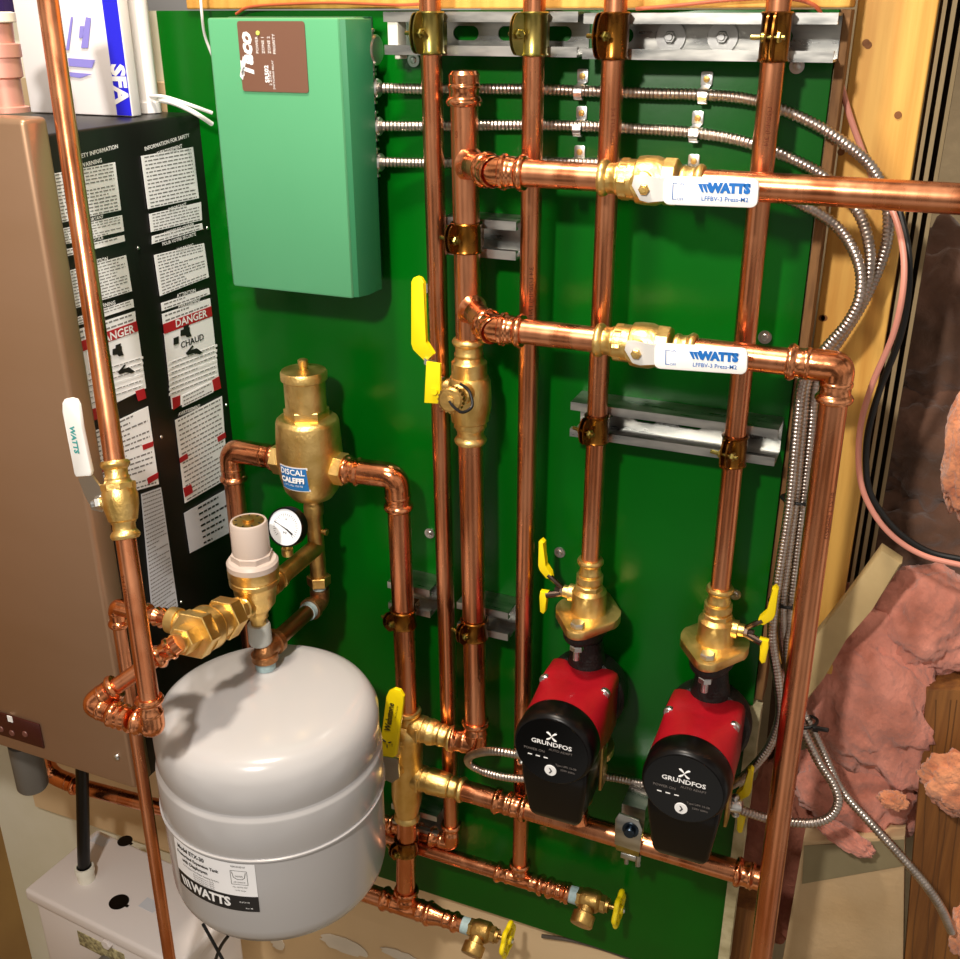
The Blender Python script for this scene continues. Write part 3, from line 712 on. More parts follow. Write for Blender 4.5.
E0, E1 = P(833.5, 402, YH), P(757, 985, YH)
cn = V((E0.x, YH, H21.z)); b = B(); elbow(b, H21 - X_ * .012, cn, E0 + V((0, 0, .0)), RH + .0004, .04, .026); part('elbow', b, COPF, t2, 'large pressed elbow')
b = B(); b.tube([E0 + V((0, 0, .008)), E1], RH + .0002, 26); part('tube', b, COP, t2, 'long down pipe')
marking(t2, row_at(E0, E1, 560), row_at(E0, E1, 460), RH, 'L(25MM) 1 17-10', .006, .9)
marking(t2, row_at(E0, E1, 640), row_at(E0, E1, 740), RH, '1 L(25MM) 17-10', .006, .4)
# pipe at the far left, leaning
G0, G1 = P(46, -12, -.215), P(150.5, 708, -.415)
t = thing('leaning_pipe', 'copper pipe in front of the heater at the left, with a white levered valve', 'pipe', G1)
RG = .0103
g1, g2 = row_at(G0, G1, 470), row_at(G0, G1, 533)
part('tube', B().tube([G0, g1], RG, 22), COP, t); part('tube', B().tube([g2, G1], RG, 22), COP, t)
marking(t, row_at(G0, G1, 540), row_at(G0, G1, 640), RG, '3/4 L(20MM)', .0055, .1)
dG = (G1 - G0).normalized()
cG = G1 + V((0, 0, -.022)); F0 = P(102, 694, -.435)
eL = V((F0.x, cG.y, cG.z))
b = B(); elbow(b, G1 - dG * .012, cG, cG + V((-.022, 0, 0)), RG, .02, .020); part('elbow', b, COPF, t)
b = B(); b.lathe(cG + V((-.026, 0, 0)), -X_, [(RG + .001, 0), (RG + .004, .002), (RG + .001, .005), (RG + .0015, .009), (RG + .004, .011), (RG + .001, .014), (RG + .0015, .017), (RG + .004, .019), (RG + .001, .022), (RG + .001, .026)], 24); part('coupling', b, COPF, t)
# feed line towards the wall
cF = cG + V((-.078, -.002, 0.006)); F1 = P(168, 650, -.365)
b = B(); elbow(b, cG + V((-.046, 0, 0)), cF, cF + (F1 - cF).normalized() * .034, RG, .028, .014); part('elbow', b, COPF, t)
b = B(); b.tube([cF + (F1 - cF).normalized() * .02, F1], .0088, 20); part('tube', b, COP, t)
dF = (F1 - cF).normalized()
b = B(); press(b, F1 - dF * .016, dF, .0088, .022); b.lathe(F1, dF, [(.010, 0), (.0125, .001), (.0125, .004), (.010, .006), (.010, .014)], 22); part('coupling', b, COPF, t)
# ------------------------------------------------------------------ ball valves on the horizontals
def hvalve(a, c, label, hpts, tw):
    d = (c - a).normalized(); L = (c - a).length; r = RH
    t = thing('ball_valve', label, 'valve', (a + c) / 2, 'brass ball valves with white levers')
    b = B(); press(b, a, d, r, .020); press(b, c, -d, r, .020)
    b.lathe(a, d, [(r + .0015, .019), (r + .0055, .021), (r + .0055, L * .36), (r + .0085, L * .38), (r + .0095, L * .45), (r + .0095, L * .56), (r + .007, L * .63), (r + .007, L * .66)], 30)
    b.hexa(a, d, r + .0085, L * .62, L * .75, n=8); b.hexa(a, d, r + .0065, .021, .030, n=8)
    m = a + d * (L * .47); b.lathe(m, -Y_, [(.0115, .012), (.0115, .027), (.0085, .028), (.0085, .033)], 22)
    part('valve_body', b, BRASS, t)
    Yh = YH - .034
    pv = V((m.x, Yh, m.z)); b = B()
    k = P(*hpts[0], Yh)
    u = (P(*hpts[2], Yh) - P(*hpts[1], Yh)).normalized(); n = Y_.cross(u) * -1; n = n if n.z > 0 else -n
    b.prism([k + u * x + n * z for x, z in ((-.012, .003), (-.010, .012), (-.002, .013), (.008, .010), (.026, .0095), (.026, -.0095), (.012, -.0105), (.004, -.012), (-.004, -.010))], -Y_, .0024, .0006)
    br = part('lever_bracket', b, BRKT, t)
    b = B(); b.hexa(k - Y_ * .0022, -Y_, .0052, 0, .0040); b.lathe(k - Y_ * .006, -Y_, [(.003, 0), (.0025, .0015)], 12); part('nut', b, BRASS, br)
    s0, s1 = P(*hpts[1], Yh), P(*hpts[2], Yh); w_ = .0250
    b = B(); b.prism(rrect((s0 + s1) / 2 + Y_ * .0015, u, n, (s1 - s0).length, w_, .006), -Y_, .0055, .0012); part('lever_sleeve', b, WHITEV, t, 'white vinyl sleeve')
    Ls = (s1 - s0).length; o = s0.lerp(s1, .66) - Y_ * .0046
    f = lambda dx, dz: (lambda x, y: o + u * (x + dx) + n * (y + dz))
    b = B(); b.text('WATTS', .0108, f(.0035, .0035), bold=.085, sx=.98)
    for q in range(3):
        x0 = -.0245 + q * .0036
        b.prism([o + u * (x0 + x) + n * (z + .0035) for x, z in ((0, .0036), (.0036, .0036), (.0058, -.0036), (.0040, -.0036))], -Y_, .0002)
    b.text('LFFBV-3 Press-M2', .0056, f(.000, -.0058), bold=.01)
    b.text('®', .004, f(.0215, .0068)); b.text('ON', .0035, f(-.0395, .0065)); b.text('OFF', .0035, f(-.0395, -.0070))
    for z in (-.007, .007): b.box(o + u * -.0450 + n * z, (.004, .0003, .0006), u, Y_, n)
    b.box(o + u * -.0468, (.0006, .0003, .014), u, Y_, n)
    part('lever_lettering', b, BLUEP, t)
hvalve(v1a, v1b, 'brass ball valve with white lever on the upper horizontal pipe', ((645, 189), (664, 190), (759, 193)), 0)
hvalve(v2a, v2b, 'brass ball valve with white lever on the lower horizontal pipe', ((637, 353), (655, 355), (748, 361)), 0)
# valve with drain on the thick riser
t = thing('drain_ball_valve', 'brass ball valve on the thick riser with upright yellow lever and capped drain', 'valve', KZ(442))
a, c = KZ(443), KZ(338); d = (c - a).normalized(); L = (c - a).length; r = R2
b = B(); press(b, a, d, r, .020); press(b, c, -d, r, .020)
b.lathe(a, d, [(r + .0015, .019), (r + .0045, .021), (r + .0045, L * .21), (r + .0070, L * .225), (r + .0075, L * .27), (r + .0098, L * .34), (r + .0104, L * .46), (r + .0098, L * .60), (r + .0075, L * .645), (r + .0060, L * .65), (r + .0058, L * .78), (r + .0030, L * .80), (r + .0015, L * .83)], 30)
m = a + d * L * .52
cap = P(450.5, 400, -.130); dd = (cap - m).normalized()
b.lathe(m, -X_, [(.010, .010), (.010, .028), (.007, .029), (.007, .034)], 20)
b.lathe(m, dd, [(.0125, .01), (.0125, (cap - m).length * .62), (.0105, (cap - m).length * .63), (.0105, (cap - m).length - .002)], 24)
vb = part('valve_body', b, BRASS, t)
b = B(); b.lathe(cap - dd * .009, dd, [(.0128 + (.0006 if k % 2 else 0), 0) for k in (0,)] + [(.0135, .0005), (.0135, .010), (.0115, .0118), (.0045, .012), (.0045, .014), (.0001, .0145)], 40)
u, v, _a = basis(dd)
for k in range(20):
    an = 2 * PI * k / 20; q = cap - dd * .004 + (u * math.cos(an) + v * math.sin(an)) * .0135; b.lathe(q - dd * .0045, dd, [(.0012, 0), (.0012, .0095)], 8)
part('drain_cap', b, BRASSD, t, 'knurled drain cap')
b = B(); b.tube(catmull([cap + dd * .0045, cap + V((.006, -.004, -.006)), cap + V((.014, .0, -.012)), cap + V((.020, .012, -.008)), cap + V((.014, .018, .006)), cap + V((.004, .016, .014))], 8), .0017, 10); part('cap_strap', b, RUBBER, t)
Yl = -.092
b = B(); b.prism(poly_xy(((424, 358), (437, 366), (436, 372), (424, 364)), Yl - .004), Y_, .008); hp = P(434, 378, -.062); b.box(hp + V((.002, 0, 0)), (.020, .010, .004), bev=.0006); b.hexa(hp + V((-.004, 0, 0)), -X_, .0055, 0, .004); part('lever_bracket', b, STEEL, t)
b = B(); b.prism(poly_xy(((411, 282), (413, 278), (417, 276.5), (421, 278), (424, 283), (425, 342), (434, 354), (425, 362), (413, 350), (411, 344)), Yl - .002), Y_, .006, .001); part('lever_sleeve', b, YEL, t, 'yellow vinyl lever')
b = B(); b.prism(poly_xy(((426, 362), (440, 364), (440, 404), (424, 403)), Yl - .020), Y_, .005, .001); b.lathe(P(436, 390, Yl - .017), -Y_, [(.005, 0), (.004, .006)], 16); part('drain_lever', b, YEL, t, 'small yellow drain lever')
# valve on the leaning pipe
t = thing('left_ball_valve', 'brass ball valve with bare nut and white lever in front of the heater', 'valve', g2)
d = (g1 - g2).normalized(); L = (g1 - g2).length; r = RG; a = g2 - d * .006; c = g1 + d * .010; L = (c - a).length
b = B(); press(b, a, d, r, .018); press(b, c, -d, r, .018); b.lathe(a, d, [(r + .0015, .017), (r + .004, .019), (r + .0072, L * .42), (r + .0078, L * .55), (r + .005, L * .68), (r + .0025, L * .75)], 28)
m = a + d * L * .52; b.hexa(a, d, r + .0070, L * .62, L * .72, n=8)
q = P(99, 503, m.y - .01); dq = (q - m).normalized(); b.lathe(m, dq, [(.0085, .008), (.0085, (q - m).length * .6), (.006, (q - m).length * .62), (.006, (q - m).length)], 18); part('valve_body', b, BRASS, t)
b = B(); b.hexa(q - dq * .003, dq, .0075, 0, .006); b.lathe(q + dq * .003, dq, [(.0045, 0), (.004, .004)], 14); b.prism(poly_xy(((78, 478), (92, 476), (104, 492), (102, 512), (92, 510), (84, 494)), q.y + .002), Y_, .0024); part('lever_bracket', b, STEEL, t)
b = B(); b.prism(poly_xy(((62, 403), (64, 399.5), (70, 398.5), (75, 400), (78, 405), (81, 428), (91, 472), (90, 476), (76, 477), (74, 474), (68, 440), (62, 412)), q.y + .001), Y_, .005, .001); part('lever_sleeve', b, WHITEV, t, 'white vinyl lever')
o = P(74, 440, q.y + .0004); u = (P(78, 465, q.y) - P(68, 415, q.y)).normalized(); n = u.cross(Y_); n = n if n.x > 0 else n
b = B(); b.text('WATTS', .0085, lambda x, y: o + u * x + (-n if n.x < 0 else n) * y, bold=.04, sx=1.0); part('lever_lettering', b, mat('teal_print', '3a9a98', 0, .5), t)
# ------------------------------------------------------------------ pipe clamps on the struts
CL = 'two-piece clamps holding pipes to the struts'
def clamp(c, r, label, ear=(-.25, -1, 0), h=.032, col=None, bolt=.017, earlen=.012, axis=Z_):
    t = thing('pipe_clamp', label, 'clamp', c, CL)
    e = V(ear).normalized(); sd = axis.cross(e).normalized(); col = col or CLAMP
    b = B(); c = V(c)
    b.lathe(c - axis * h / 2, axis, [(r + .0008, 0), (r + .0022, 0), (r + .0034, .0012), (r + .0022, .0035), (r + .0022, h - .0035), (r + .0034, h - .0012), (r + .0022, h), (r + .0008, h), (r + .0008, 0)], 28, caps=False)
    for s in (1, -1):
        poly = []
        for k in range(11):
            a = -PI / 2 + PI * k / 10; poly.append(c + e * (r + earlen * .55 + math.cos(a) * earlen * .6) + axis * (math.sin(a) * h * .48) + sd * s * .0022)
        poly += [c + e * r * .92 + axis * h * .48 + sd * s * .0022, c + e * r * .92 - axis * h * .48 + sd * s * .0022]
        b.prism(poly, sd * s, .0017)
    # feet gripping the strut
    b.box(c + Y_ * ((-.041 - c.y) / 2 + .004) if axis == Z_ else c + axis * .0, (.016 if axis == Z_ else .002, abs(-.036 - c.y) + .006 if axis == Z_ else .002, h * .85))
    part('clamp_band', b, col, t)
    b = B(); m = c + e * (r + earlen * .6); b.lathe(m - sd * bolt, sd, [(.0022, 0), (.0022, bolt * 2 - .004)], 12); b.hexa(m + sd * (bolt * .35), sd, .0050, 0, .004); b.lathe(m - sd * .0045, -sd, [(.0045, 0), (.0045, .0025), (.003, .004)], 16)
    part('clamp_bolt', b, CLAMPY, t)
clamp(row_at(A0, A1, 33), R1, 'olive clamp at the top strut on the leftmost thin riser', (-.5, -1, 0), .040, CLAMPY)
clamp(row_at(B0, B1, 34), R1, 'clamp at the top strut on the second thin riser', (-.9, -.9, 0), .040, CLAMPY)
clamp(row_at(C0, C1, 36), R1, 'clamp at the top strut on the riser of the left circulator', (-.6, -1, 0), .042)
clamp(row_at(D0, D1, 37), R1, 'clamp at the top strut on the riser of the right circulator', (-.1, -1, 0), .042)
clamp(KZ(237), R2, 'clamp on the thick capped riser below its upper branch', (-.5, -1, 0), .032)
clamp(row_at(C0, C1, 428), R1, 'clamp on the left circulator riser at the middle strut', (-.5, -1, 0), .032)
clamp(row_at(D0, D1, 450), R1, 'clamp on the right circulator riser at the middle strut', (-.3, -1, 0), .034)
#@@DISCAL
# ------------------------------------------------------------------ air separator and its pipes
YD = -.072
ds = P(313, 500, YD); dx = ds.x
def DZ(py): return V((dx, YD, P(306 + (py - 370) * .052, py, YD).z))
t = thing('air_separator', 'large brass air separator with domed cap and blue sticker', 'air separator', DZ(500))
zb = DZ(500).z
SH = 1.07
def dz(py): return DZ(py).z - zb
b = B(); b.lathe(DZ(500), Z_, [(.010, -.004), (.012, .002), (.026, .007), (.034, .018), (.0385, .036), (.0408, .054), (.0408, .066), (.0395, .090), (.0385, .106), (.0375, .109), (.034, .112), (.029, .1135)], 48)
b.hexa(DZ(500), Z_, .0275, .112, .124); b.lathe(DZ(500), Z_, [(.0250, .123), (.0250, .160), (.023, .161)], 40)
zp = zb + .050
pL, pR = V((dx - .038, YD, zp)), V((dx + .036, YD, zp))
for s in (1, -1): b.hexa(V((dx, YD, zp)), X_ * s, .0205, .036, .050, n=6)
sb = part('separator_body', b, BRASS, t)
b = B(); b.lathe(DZ(500), Z_, [(.0255, .159), (.0280, .1605), (.0280, .169), (.0265, .1715), (.006, .173)], 44); part('vent_cap', b, BRASS, t)
b = B(); b.lathe(DZ(500), Z_, [(.0048, .172), (.0048, .176), (.0062, .177), (.0062, .184), (.0045, .185)], 12); part('vent_screw', b, BRASS, t)
b = B(); Rb = .0408
def wrapd(x, y, R=Rb, a0=-1.60):
    a = a0 + x / R; return V((dx + math.cos(a) * R, YD + math.sin(a) * R, zb + .045 + y))
def wrap_sheet(b_, x0, x1, y0, y1, f, n=10):
    g = [[b_.bm.verts.new(f(x0 + (x1 - x0) * i / n, y)) for i in range(n + 1)] for y in (y0, y1)]
    for i in range(n): b_.bm.faces.new((g[0][i], g[0][i + 1], g[1][i + 1], g[1][i]))
wrap_sheet(b, -.0205, .0205, -.017, .0165, lambda x, y: wrapd(x, y, Rb + .0004 - .004 * max(0, -(y + .004) / .012) ** 1.0)); part('sticker', b, WHITEV, t, 'white bordered sticker')
b = B(); wrap_sheet(b, -.019, .019, -.0155, .015, lambda x, y: wrapd(x, y, Rb + .0008 - .004 * max(0, -(y + .004) / .012))); part('sticker_panel', b, DLBL, t, 'blue sticker panel')
b = B(); b.text('CALEFFI', .0092, lambda x, y: wrapd(x, y - .001, Rb + .0013), bold=.05); b.text('DISCAL', .0105, lambda x, y: wrapd(x, y + .0095, Rb + .0013), bold=.02); b.text('110°C Max 150 PSI', .0034, lambda x, y: wrapd(x, y - .0085, Rb - .0002)); part('sticker_lettering', b, WPRINT, t)
# left elbow and drop
t = thing('separator_inlet_pipe', 'copper elbow and pipe left of the air separator, dropping behind the fill valve', 'pipe', V((pL.x - .045, YD, .95)))
a0 = V((dx - .048, YD, zp)); cx_ = P(234, 480, YD).x; c = V((cx_, YD, zp)); a1 = V((cx_, YD, zp - .044))
b = B(); elbow(b, a1, c, a0, R2 * .95, .045, .013); part('elbow', b, COPF, t); b = B(); b.tube([a1 + V((0, 0, .01)), V((cx_, YD, .80))], R2 * .92, 24); part('tube', b, COP, t)
t = thing('separator_outlet_pipe', 'copper elbow and thick pipe right of the air separator, dropping to the yellow levered valve', 'pipe', P(408, 700, -.062))
W0, W1 = P(399, 512, -.063), P(407.5, 712, -.063)
a0 = V((dx + .048, YD, zp)); c = V((W0.x, -.066, zp))
b = B(); elbow(b, W0 + V((0, 0, .004)), c, a0, R2, .060, .016); b.lathe(a0 + X_ * .018, X_, [(R2 + .001, 0), (R2 + .004, .002), (R2 + .001, .005)], 24); part('elbow', b, COPF, t)
b = B(); b.tube([W0 + V((0, 0, .012)), W1], R2, 26); part('tube', b, COP, t)
clamp(row_at(W0, W1, 617), R2, 'clamp on the separator outlet pipe, right of the grey tank', (-.6, -.9, 0), .026)
clamp(KZ(628), R2, 'clamp near the bottom of the thick riser', (-.45, -1, 0), .028)
# ------------------------------------------------------------------ brass tree under the separator
t = thing('brass_service_tee', 'dark brass tee hanging under the air separator', 'tee', DZ(590))
zt1, zt2 = DZ(545).z, DZ(580).z
b = B(); b.lathe(V((dx, YD, zt2)), Z_, [(.0105, 0), (.0105, zb - zt2 - .02), (.0125, zb - zt2 - .019), (.0125, zb - zt2 - .006), (.009, zb - zt2)], 26)
b.hexa(V((dx, YD, zt2)), Z_, .0155, -.006, .008); b.lathe(V((dx, YD, zt1 + .022)), X_, [(.003, .008), (.003, .014), (.0045, .0145), (.0045, .0175)], 12); b.lathe(V((dx, YD, zt1 + .035)), -X_, [(.006, .008), (.006, .016), (.0075, .0165), (.0075, .021)], 14)
part('tee_body', b, BRASSD, t)
FV = P(253.5, 572, -.205); zF = zt1 - .002
fs, fe = V((dx, YD, zF)), V((FV.x, FV.y, zF - .004)); df = (fe - fs).normalized()
b = B(); b.tube([fs, fe], .0112, 24); b.lathe(fe - df * .052, df, [(.0112, 0), (.0135, .001), (.0135, .006), (.0115, .007)], 24); b.lathe(fe - df * .040, df, [(.0115, 0), (.014, .001), (.014, .012)], 24); part('outlet_arm', b, BRASSD, t)
# fill valve
t = thing('fill_valve', 'brass pressure reducing fill valve with grey knob above the tank', 'valve', (fe.x, fe.y, fe.z - .05))
o = fe + Z_ * .013; FS = 1.1
def lathe2(b_, o_, ax_, pr_, sg_=28): return b_.lathe(o_, ax_, [(r_ * FS, h_ * FS) for r_, h_ in pr_], sg_)
b = B(); lathe2(b, o, Z_, [(.0085, -.047), (.0085, -.036), (.0115, -.035), (.0115, -.030), (.014, -.026), (.020, -.018), (.0225, -.004), (.0235, .004), (.0265, .008), (.0265, .013), (.0255, .014), (.0270, .017), (.0270, .027)], 40); part('valve_body', b, BRASS, t)
b = B(); lathe2(b, o, Z_, [(.0270, .027), (.0272, .033), (.025, .036), (.0215, .037)], 40); b.hexa(o, Z_, .0222 * FS, .036 * FS, .044 * FS, n=8); lathe2(b, o, Z_, [(.0198, .043), (.0195, .078), (.0185, .0800), (.017, .0805), (.0165, .079)], 36); part('adjusting_knob', b, GREYP, t, 'grey plastic adjusting knob')
b = B(); lathe2(b, o, Z_, [(.0162, .0790), (.0162, .0798), (.0115, .0800)], 30); lathe2(b, o, Z_, [(.006, .0795), (.006, .083), (.0035, .0835)], 18); part('dial', b, BRASSD, t)
b = B()
for k in range(9):
    a = 2 * PI * k / 9; b.box(o + V((math.cos(a) * .0135, math.sin(a) * .0135, .0801)) * FS, (.003, .0016, .0004), V((math.cos(a), math.sin(a), 0)), V((-math.sin(a), math.cos(a), 0)), Z_)
part('dial_marks', b, INK, t)
b = B(); lathe2(b, o, -Z_, [(.0115, .044), (.0125, .046), (.0128, .066), (.0115, .069), (.009, .069), (.009, .05)], 30); part('strainer_cup', b, mat('pale_plastic_cup', 'b8bcb6', 0, .4), t, 'pale plastic cup')
# gauge
g0 = P(286, 527, -.150); t = thing('pressure_gauge', 'round white pressure gauge behind the grey knob', 'gauge', g0)
gn = (V((.05, -.92, .30))).normalized(); gu = X_ - gn * X_.dot(gn); gu.normalize(); gv = gn.cross(gu); gv = gv if gv.z > 0 else -gv
b = B(); b.lathe(g0, gn, [(.0215, -.012), (.0240, -.010), (.0243, 0), (.0238, .003), (.0222, .003), (.0220, .0005)], 44); gb = part('bezel', b, BLACK, t, 'black bezel')
b = B(); b.lathe(g0, gn, [(.0221, -.001), (.0221, .0012)], 40); part('dial_face', b, DIALW, t, 'white dial')
G_ = lambda x, y, z=.0016: g0 + gu * x + gv * y + gn * z
b = B()
for k in range(28):
    a = math.radians(-135 + 270 * k / 27); s, c_ = math.sin(a), math.cos(a); ln_ = .0025 if k % 3 else .004
    b.quad([G_(s * r_ + c_ * q, c_ * r_ - s * q) for r_, q in ((.0165, -.0002), (.0165, .0002), (.0165 - ln_, .0002), (.0165 - ln_, -.0002))])
b.text('PSI', .004, lambda x, y: G_(x, y - .007)); b.text('30', .003, lambda x, y: G_(x, y + .0095))
b.prism([G_(x, y) for x, y in ((-.0155, .0055), (-.0155, .0050), (.003, -.0020), (.011, -.0065), (.0098, -.0085), (.002, -.0032))], gn, .0004)
part('needle', b, INK, t, 'black needle and scale')
b = B(); b.lathe(g0, (V((-.1, .1, -1))), [(.005, .018), (.005, .03), (.007, .031), (.007, .04)], 12); part('stem', b, BRASS, t)
# backflow preventer towards the room
t = thing('backflow_preventer', 'chunky hexagonal brass backflow preventer in front of the heater side', 'valve', V((-.66, -.28, fe.z)))
s0 = fe + V((0, -.026, 0)); s1 = F1 + dF * .012; db = (s1 - s0).normalized(); L = (s1 - s0).length
b = B(); b.lathe(s0 - db * .012, db, [(.011, 0), (.0135, .006), (.0135, .016), (.012, .018), (.012, L * .35)], 26); b.hexa(s0, db, .0175, L * .10, L * .17, n=8)
b.hexa(s0, db, .0245, L * .22, L * .38); b.lathe(s0, db, [(.0195, L * .36), (.0190, L * .52), (.0235, L * .56), (.0250, L * .57), (.0250, L * .70)], 34); b.hexa(s0, db, .0268, L * .68, L * .82)
b.hexa(s0, db, .0155, L * .81, L * .97); b.lathe(s0, db, [(.0115, L * .95), (.0115, L * 1.02)], 24)
m = s0 + db * L * .60; b.lathe(m, -X_, [(.013, .010), (.013, .034), (.015, .035), (.015, .046), (.011, .047)], 24)
part('preventer_body', b, BRASS, t)
b = B(); b.lathe(s0 + db * (L * .565), db, [(.0254, 0), (.0254, .001)], 34); part('seam_ring', b, BRASSD, t)
# vent pipe of the preventer
q0 = m - X_ * .047; q0 = V(q0); qe = P(119, 622, q0.y); qx = qe.x
t = thing('vent_pipe', 'thin copper pipe looping from the backflow preventer down in front of the heater', 'pipe', V((qx, q0.y, .5)))
b = B(); elbow(b, q0 - X_ * .028, V((qx, q0.y, q0.z)), V((qx, q0.y, q0.z - .026)), .0080, .018, .014); b2 = B(); b2.tube([q0 + X_ * .002, q0 - X_ * .03], .0082, 18); b2.lathe(q0, -X_, [(.0085, 0), (.0118, .002), (.0085, .005), (.0118, .010), (.0088, .013), (.0112, .018), (.0085, .021)], 20)
part('elbow', b, COPF, t); part('coupling', b2, COPF, t)
b = B(); b.tube([V((qx, q0.y, q0.z - .018)), P(172, 975, q0.y + .01)], .0080, 18); part('tube', b, COP, t)
# nipple and elbows to the tank
YT = -.205
tx = P(266, 668, YT).x; zt = P(266, 668, YT).z
t = thing('tank_connection', 'bronze elbows and nipple joining the brass tee to the grey tank', 'pipe', V((tx, YT, zt)))
n0 = V((dx, YD, zt2 - .006)); n1 = n0 + V((0, 0, -.024)); zk = n1.z; e2 = V((tx, YT, zk + .002))
b = B(); b.lathe(n0, -Z_, [(.0088, 0), (.0088, .009)], 20); part('thread_tape', b, TEFLON, t, 'pale thread tape'); b = B(); n2 = n1 + (e2 - n1).normalized() * .026; b.lathe(n2, (e2 - n1), [(.0118, -.001), (.0118, .008)], 20); part('thread_tape', b, TEFLON, t, 'pale thread tape'); b = B(); b.lathe(V((tx, YT, zt + .012)), -Z_, [(.0115, 0), (.0125, .006), (.0120, .014)], 20); part('thread_tape', b, TEFLON, t, 'pale thread tape')
b = B(); dn = (e2 - n1).normalized()
b.tube(fillet([n0 + V((0, 0, -.006)), n1, n1 + dn * .026], .018, 8), .0128, 24); b.lathe(n1 + dn * .018, dn, [(.0128, 0), (.0150, .001), (.0150, .008)], 26); part('bronze_elbow', b, BRONZE, t); b = B()
b.tube(fillet([e2 - dn * .026, e2, V((tx, YT, zt + .014))], .018, 8), .0132, 24); b.lathe(e2 - dn * .018, -dn, [(.0132, 0), (.0158, .001), (.0158, .009)], 26); b.lathe(V((tx, YT, zt + .022)), -Z_, [(.0132, 0), (.0162, .001), (.0162, .009)], 26)
part('bronze_elbow', b, BRONZE, t)
b = B(); b.tube([n1 + dn * .025, e2 - dn * .02], .0104, 22); part('nipple', b, mat('brown_nipple', '9a6a44', 1, .35), t)
# ------------------------------------------------------------------ expansion tank
ztk = zt + .001
xc, yc, RT = -.632, -.248, .1315
t = thing('expansion_tank', 'big round grey expansion tank with a black and white label', 'tank', (xc, yc, ztk - .277))
prof = [(.001, 0), (.035, -.0003), (.075, -.0025), (.100, -.0050), (.1140, -.0085), (.1225, -.0140), (.1270, -.0210), (RT, -.030), (RT, -.066), (RT - .0015, -.0705), (RT - .0015, -.0725), (RT + .0020, -.077), (RT + .0025, -.080), (RT + .0025, -.1265), (RT + .0015, -.1295), (RT + .0040, -.1305), (RT + .0040, -.1325), (RT + .0012, -.134), (RT + .0006, -.240), (RT - .002, -.252), (RT * .94, -.263), (RT * .78, -.271), (RT * .4, -.276), (.001, -.277)]
b = B(); b.lathe((xc, yc, ztk), Z_, prof, 96); part('tank_shell', b, TANK, t, smooth=60)
RL = RT + .0018
def cyl(px, py):
    d = ray(px, py); o = CAM_C - V((xc, yc, 0)); a_ = d.x ** 2 + d.y ** 2; b_ = o.x * d.x + o.y * d.y; c_ = o.x ** 2 + o.y ** 2 - RL ** 2
    q = (-b_ - math.sqrt(max(0, b_ * b_ - a_ * c_))) / a_; p = CAM_C + d * q
    return math.atan2(p.y - yc, p.x - xc), p.z
(aL, zL), (aR, zR), (aB, zB) = cyl(174, 838), cyl(254, 862), cyl(257, 912)
LA = (aL + aR) / 2; LWd = (aR - aL) * RL; LHt = (zL + zR) / 2 - zB; KX, KY = LWd / .144, LHt / .081; LZ = zB + .040 * KY
def tl(x, y, R=.1552):
    R = RL + (R - .1553); a = LA + x * KX / RL; return V((xc + math.cos(a) * R, yc + math.sin(a) * R, LZ + y * KY))
b = B(); wrap_sheet(b, -.072, .072, -.014, .041, lambda x, y: tl(x, y, .1553), 24); part('tank_label', b, PAPER, t, 'white upper half of label')
b = B(); wrap_sheet(b, -.072, .072, -.040, -.014, lambda x, y: tl(x, y, .1553), 24); part('label_band', b, INK, t, 'black lower band of label')
b = B()
b.text('Model ETX-30', .0095, lambda x, y: tl(x - .034, y + .032, .1558), bold=.03); b.text('Pressurized Expansion Tank', .0072, lambda x, y: tl(x - .024, y + .0215, .1558), bold=.03); b.text('with Diaphragm', .0080, lambda x, y: tl(x - .028, y + .0120, .1558), bold=.03)
b.text('For Potable Hot Water Heating Systems', .0042, lambda x, y: tl(x - .018, y + .004, .1558))
for k in range(4): b.text('Max Working Pressure 100 PSI', .0030, lambda x, y, k=k: tl(x - .012, y - .001 - k * .0035, .1558))
b.text('NSF/ANSI 61', .0040, lambda x, y: tl(x + .048, y + .036, .1558))
def ring_line(pts, wd):
    for (xa, ya), (xb, yb_) in zip(pts, pts[1:]):
        d = V((xb - xa, yb_ - ya, 0)).normalized(); nx, ny = -d.y * wd, d.x * wd
        b.quad([tl(xa + nx, ya + ny, .1558), tl(xb + nx, yb_ + ny, .1558), tl(xb - nx, yb_ - ny, .1558), tl(xa - nx, ya - ny, .1558)])
ring_line([(.036, .029), (.060, .029), (.060, .006), (.036, .006), (.036, .029)], .0003); ring_line([(.038, .027), (.040, .018), (.045, .015), (.052, .015), (.056, .018), (.058, .027)], .0004)
b.text('WATER', .0034, lambda x, y: tl(x + .048, y + .020, .1558)); b.text('AIR CHARGE', .0030, lambda x, y: tl(x + .048, y + .010, .1558)); b.text('Max 100 PSI 240F', .0030, lambda x, y: tl(x + .048, y + .0015, .1558)); b.text('12 PSI charge', .0030, lambda x, y: tl(x + .048, y - .004, .1558))
part('label_print', b, INK, t)
b = B(); b.text('WATTS', .0205, lambda x, y: tl(x - .004, y - .0265, .1559), bold=.045, sx=1.0)
for q in range(3):
    x0 = -.064 + q * .0070; b.quad([tl(x0 + x, z - .0265, .1559) for x, z in ((0, .0070), (.0055, .0070), (.0100, -.0070), (.0060, -.0070))])
b.text('IS-ETX-30', .0036, lambda x, y: tl(x + .052, y - .024, .1559)); b.text('Rev. 08', .0034, lambda x, y: tl(x + .058, y - .034, .1559))
part('label_wordmark', b, WPRINT, t)
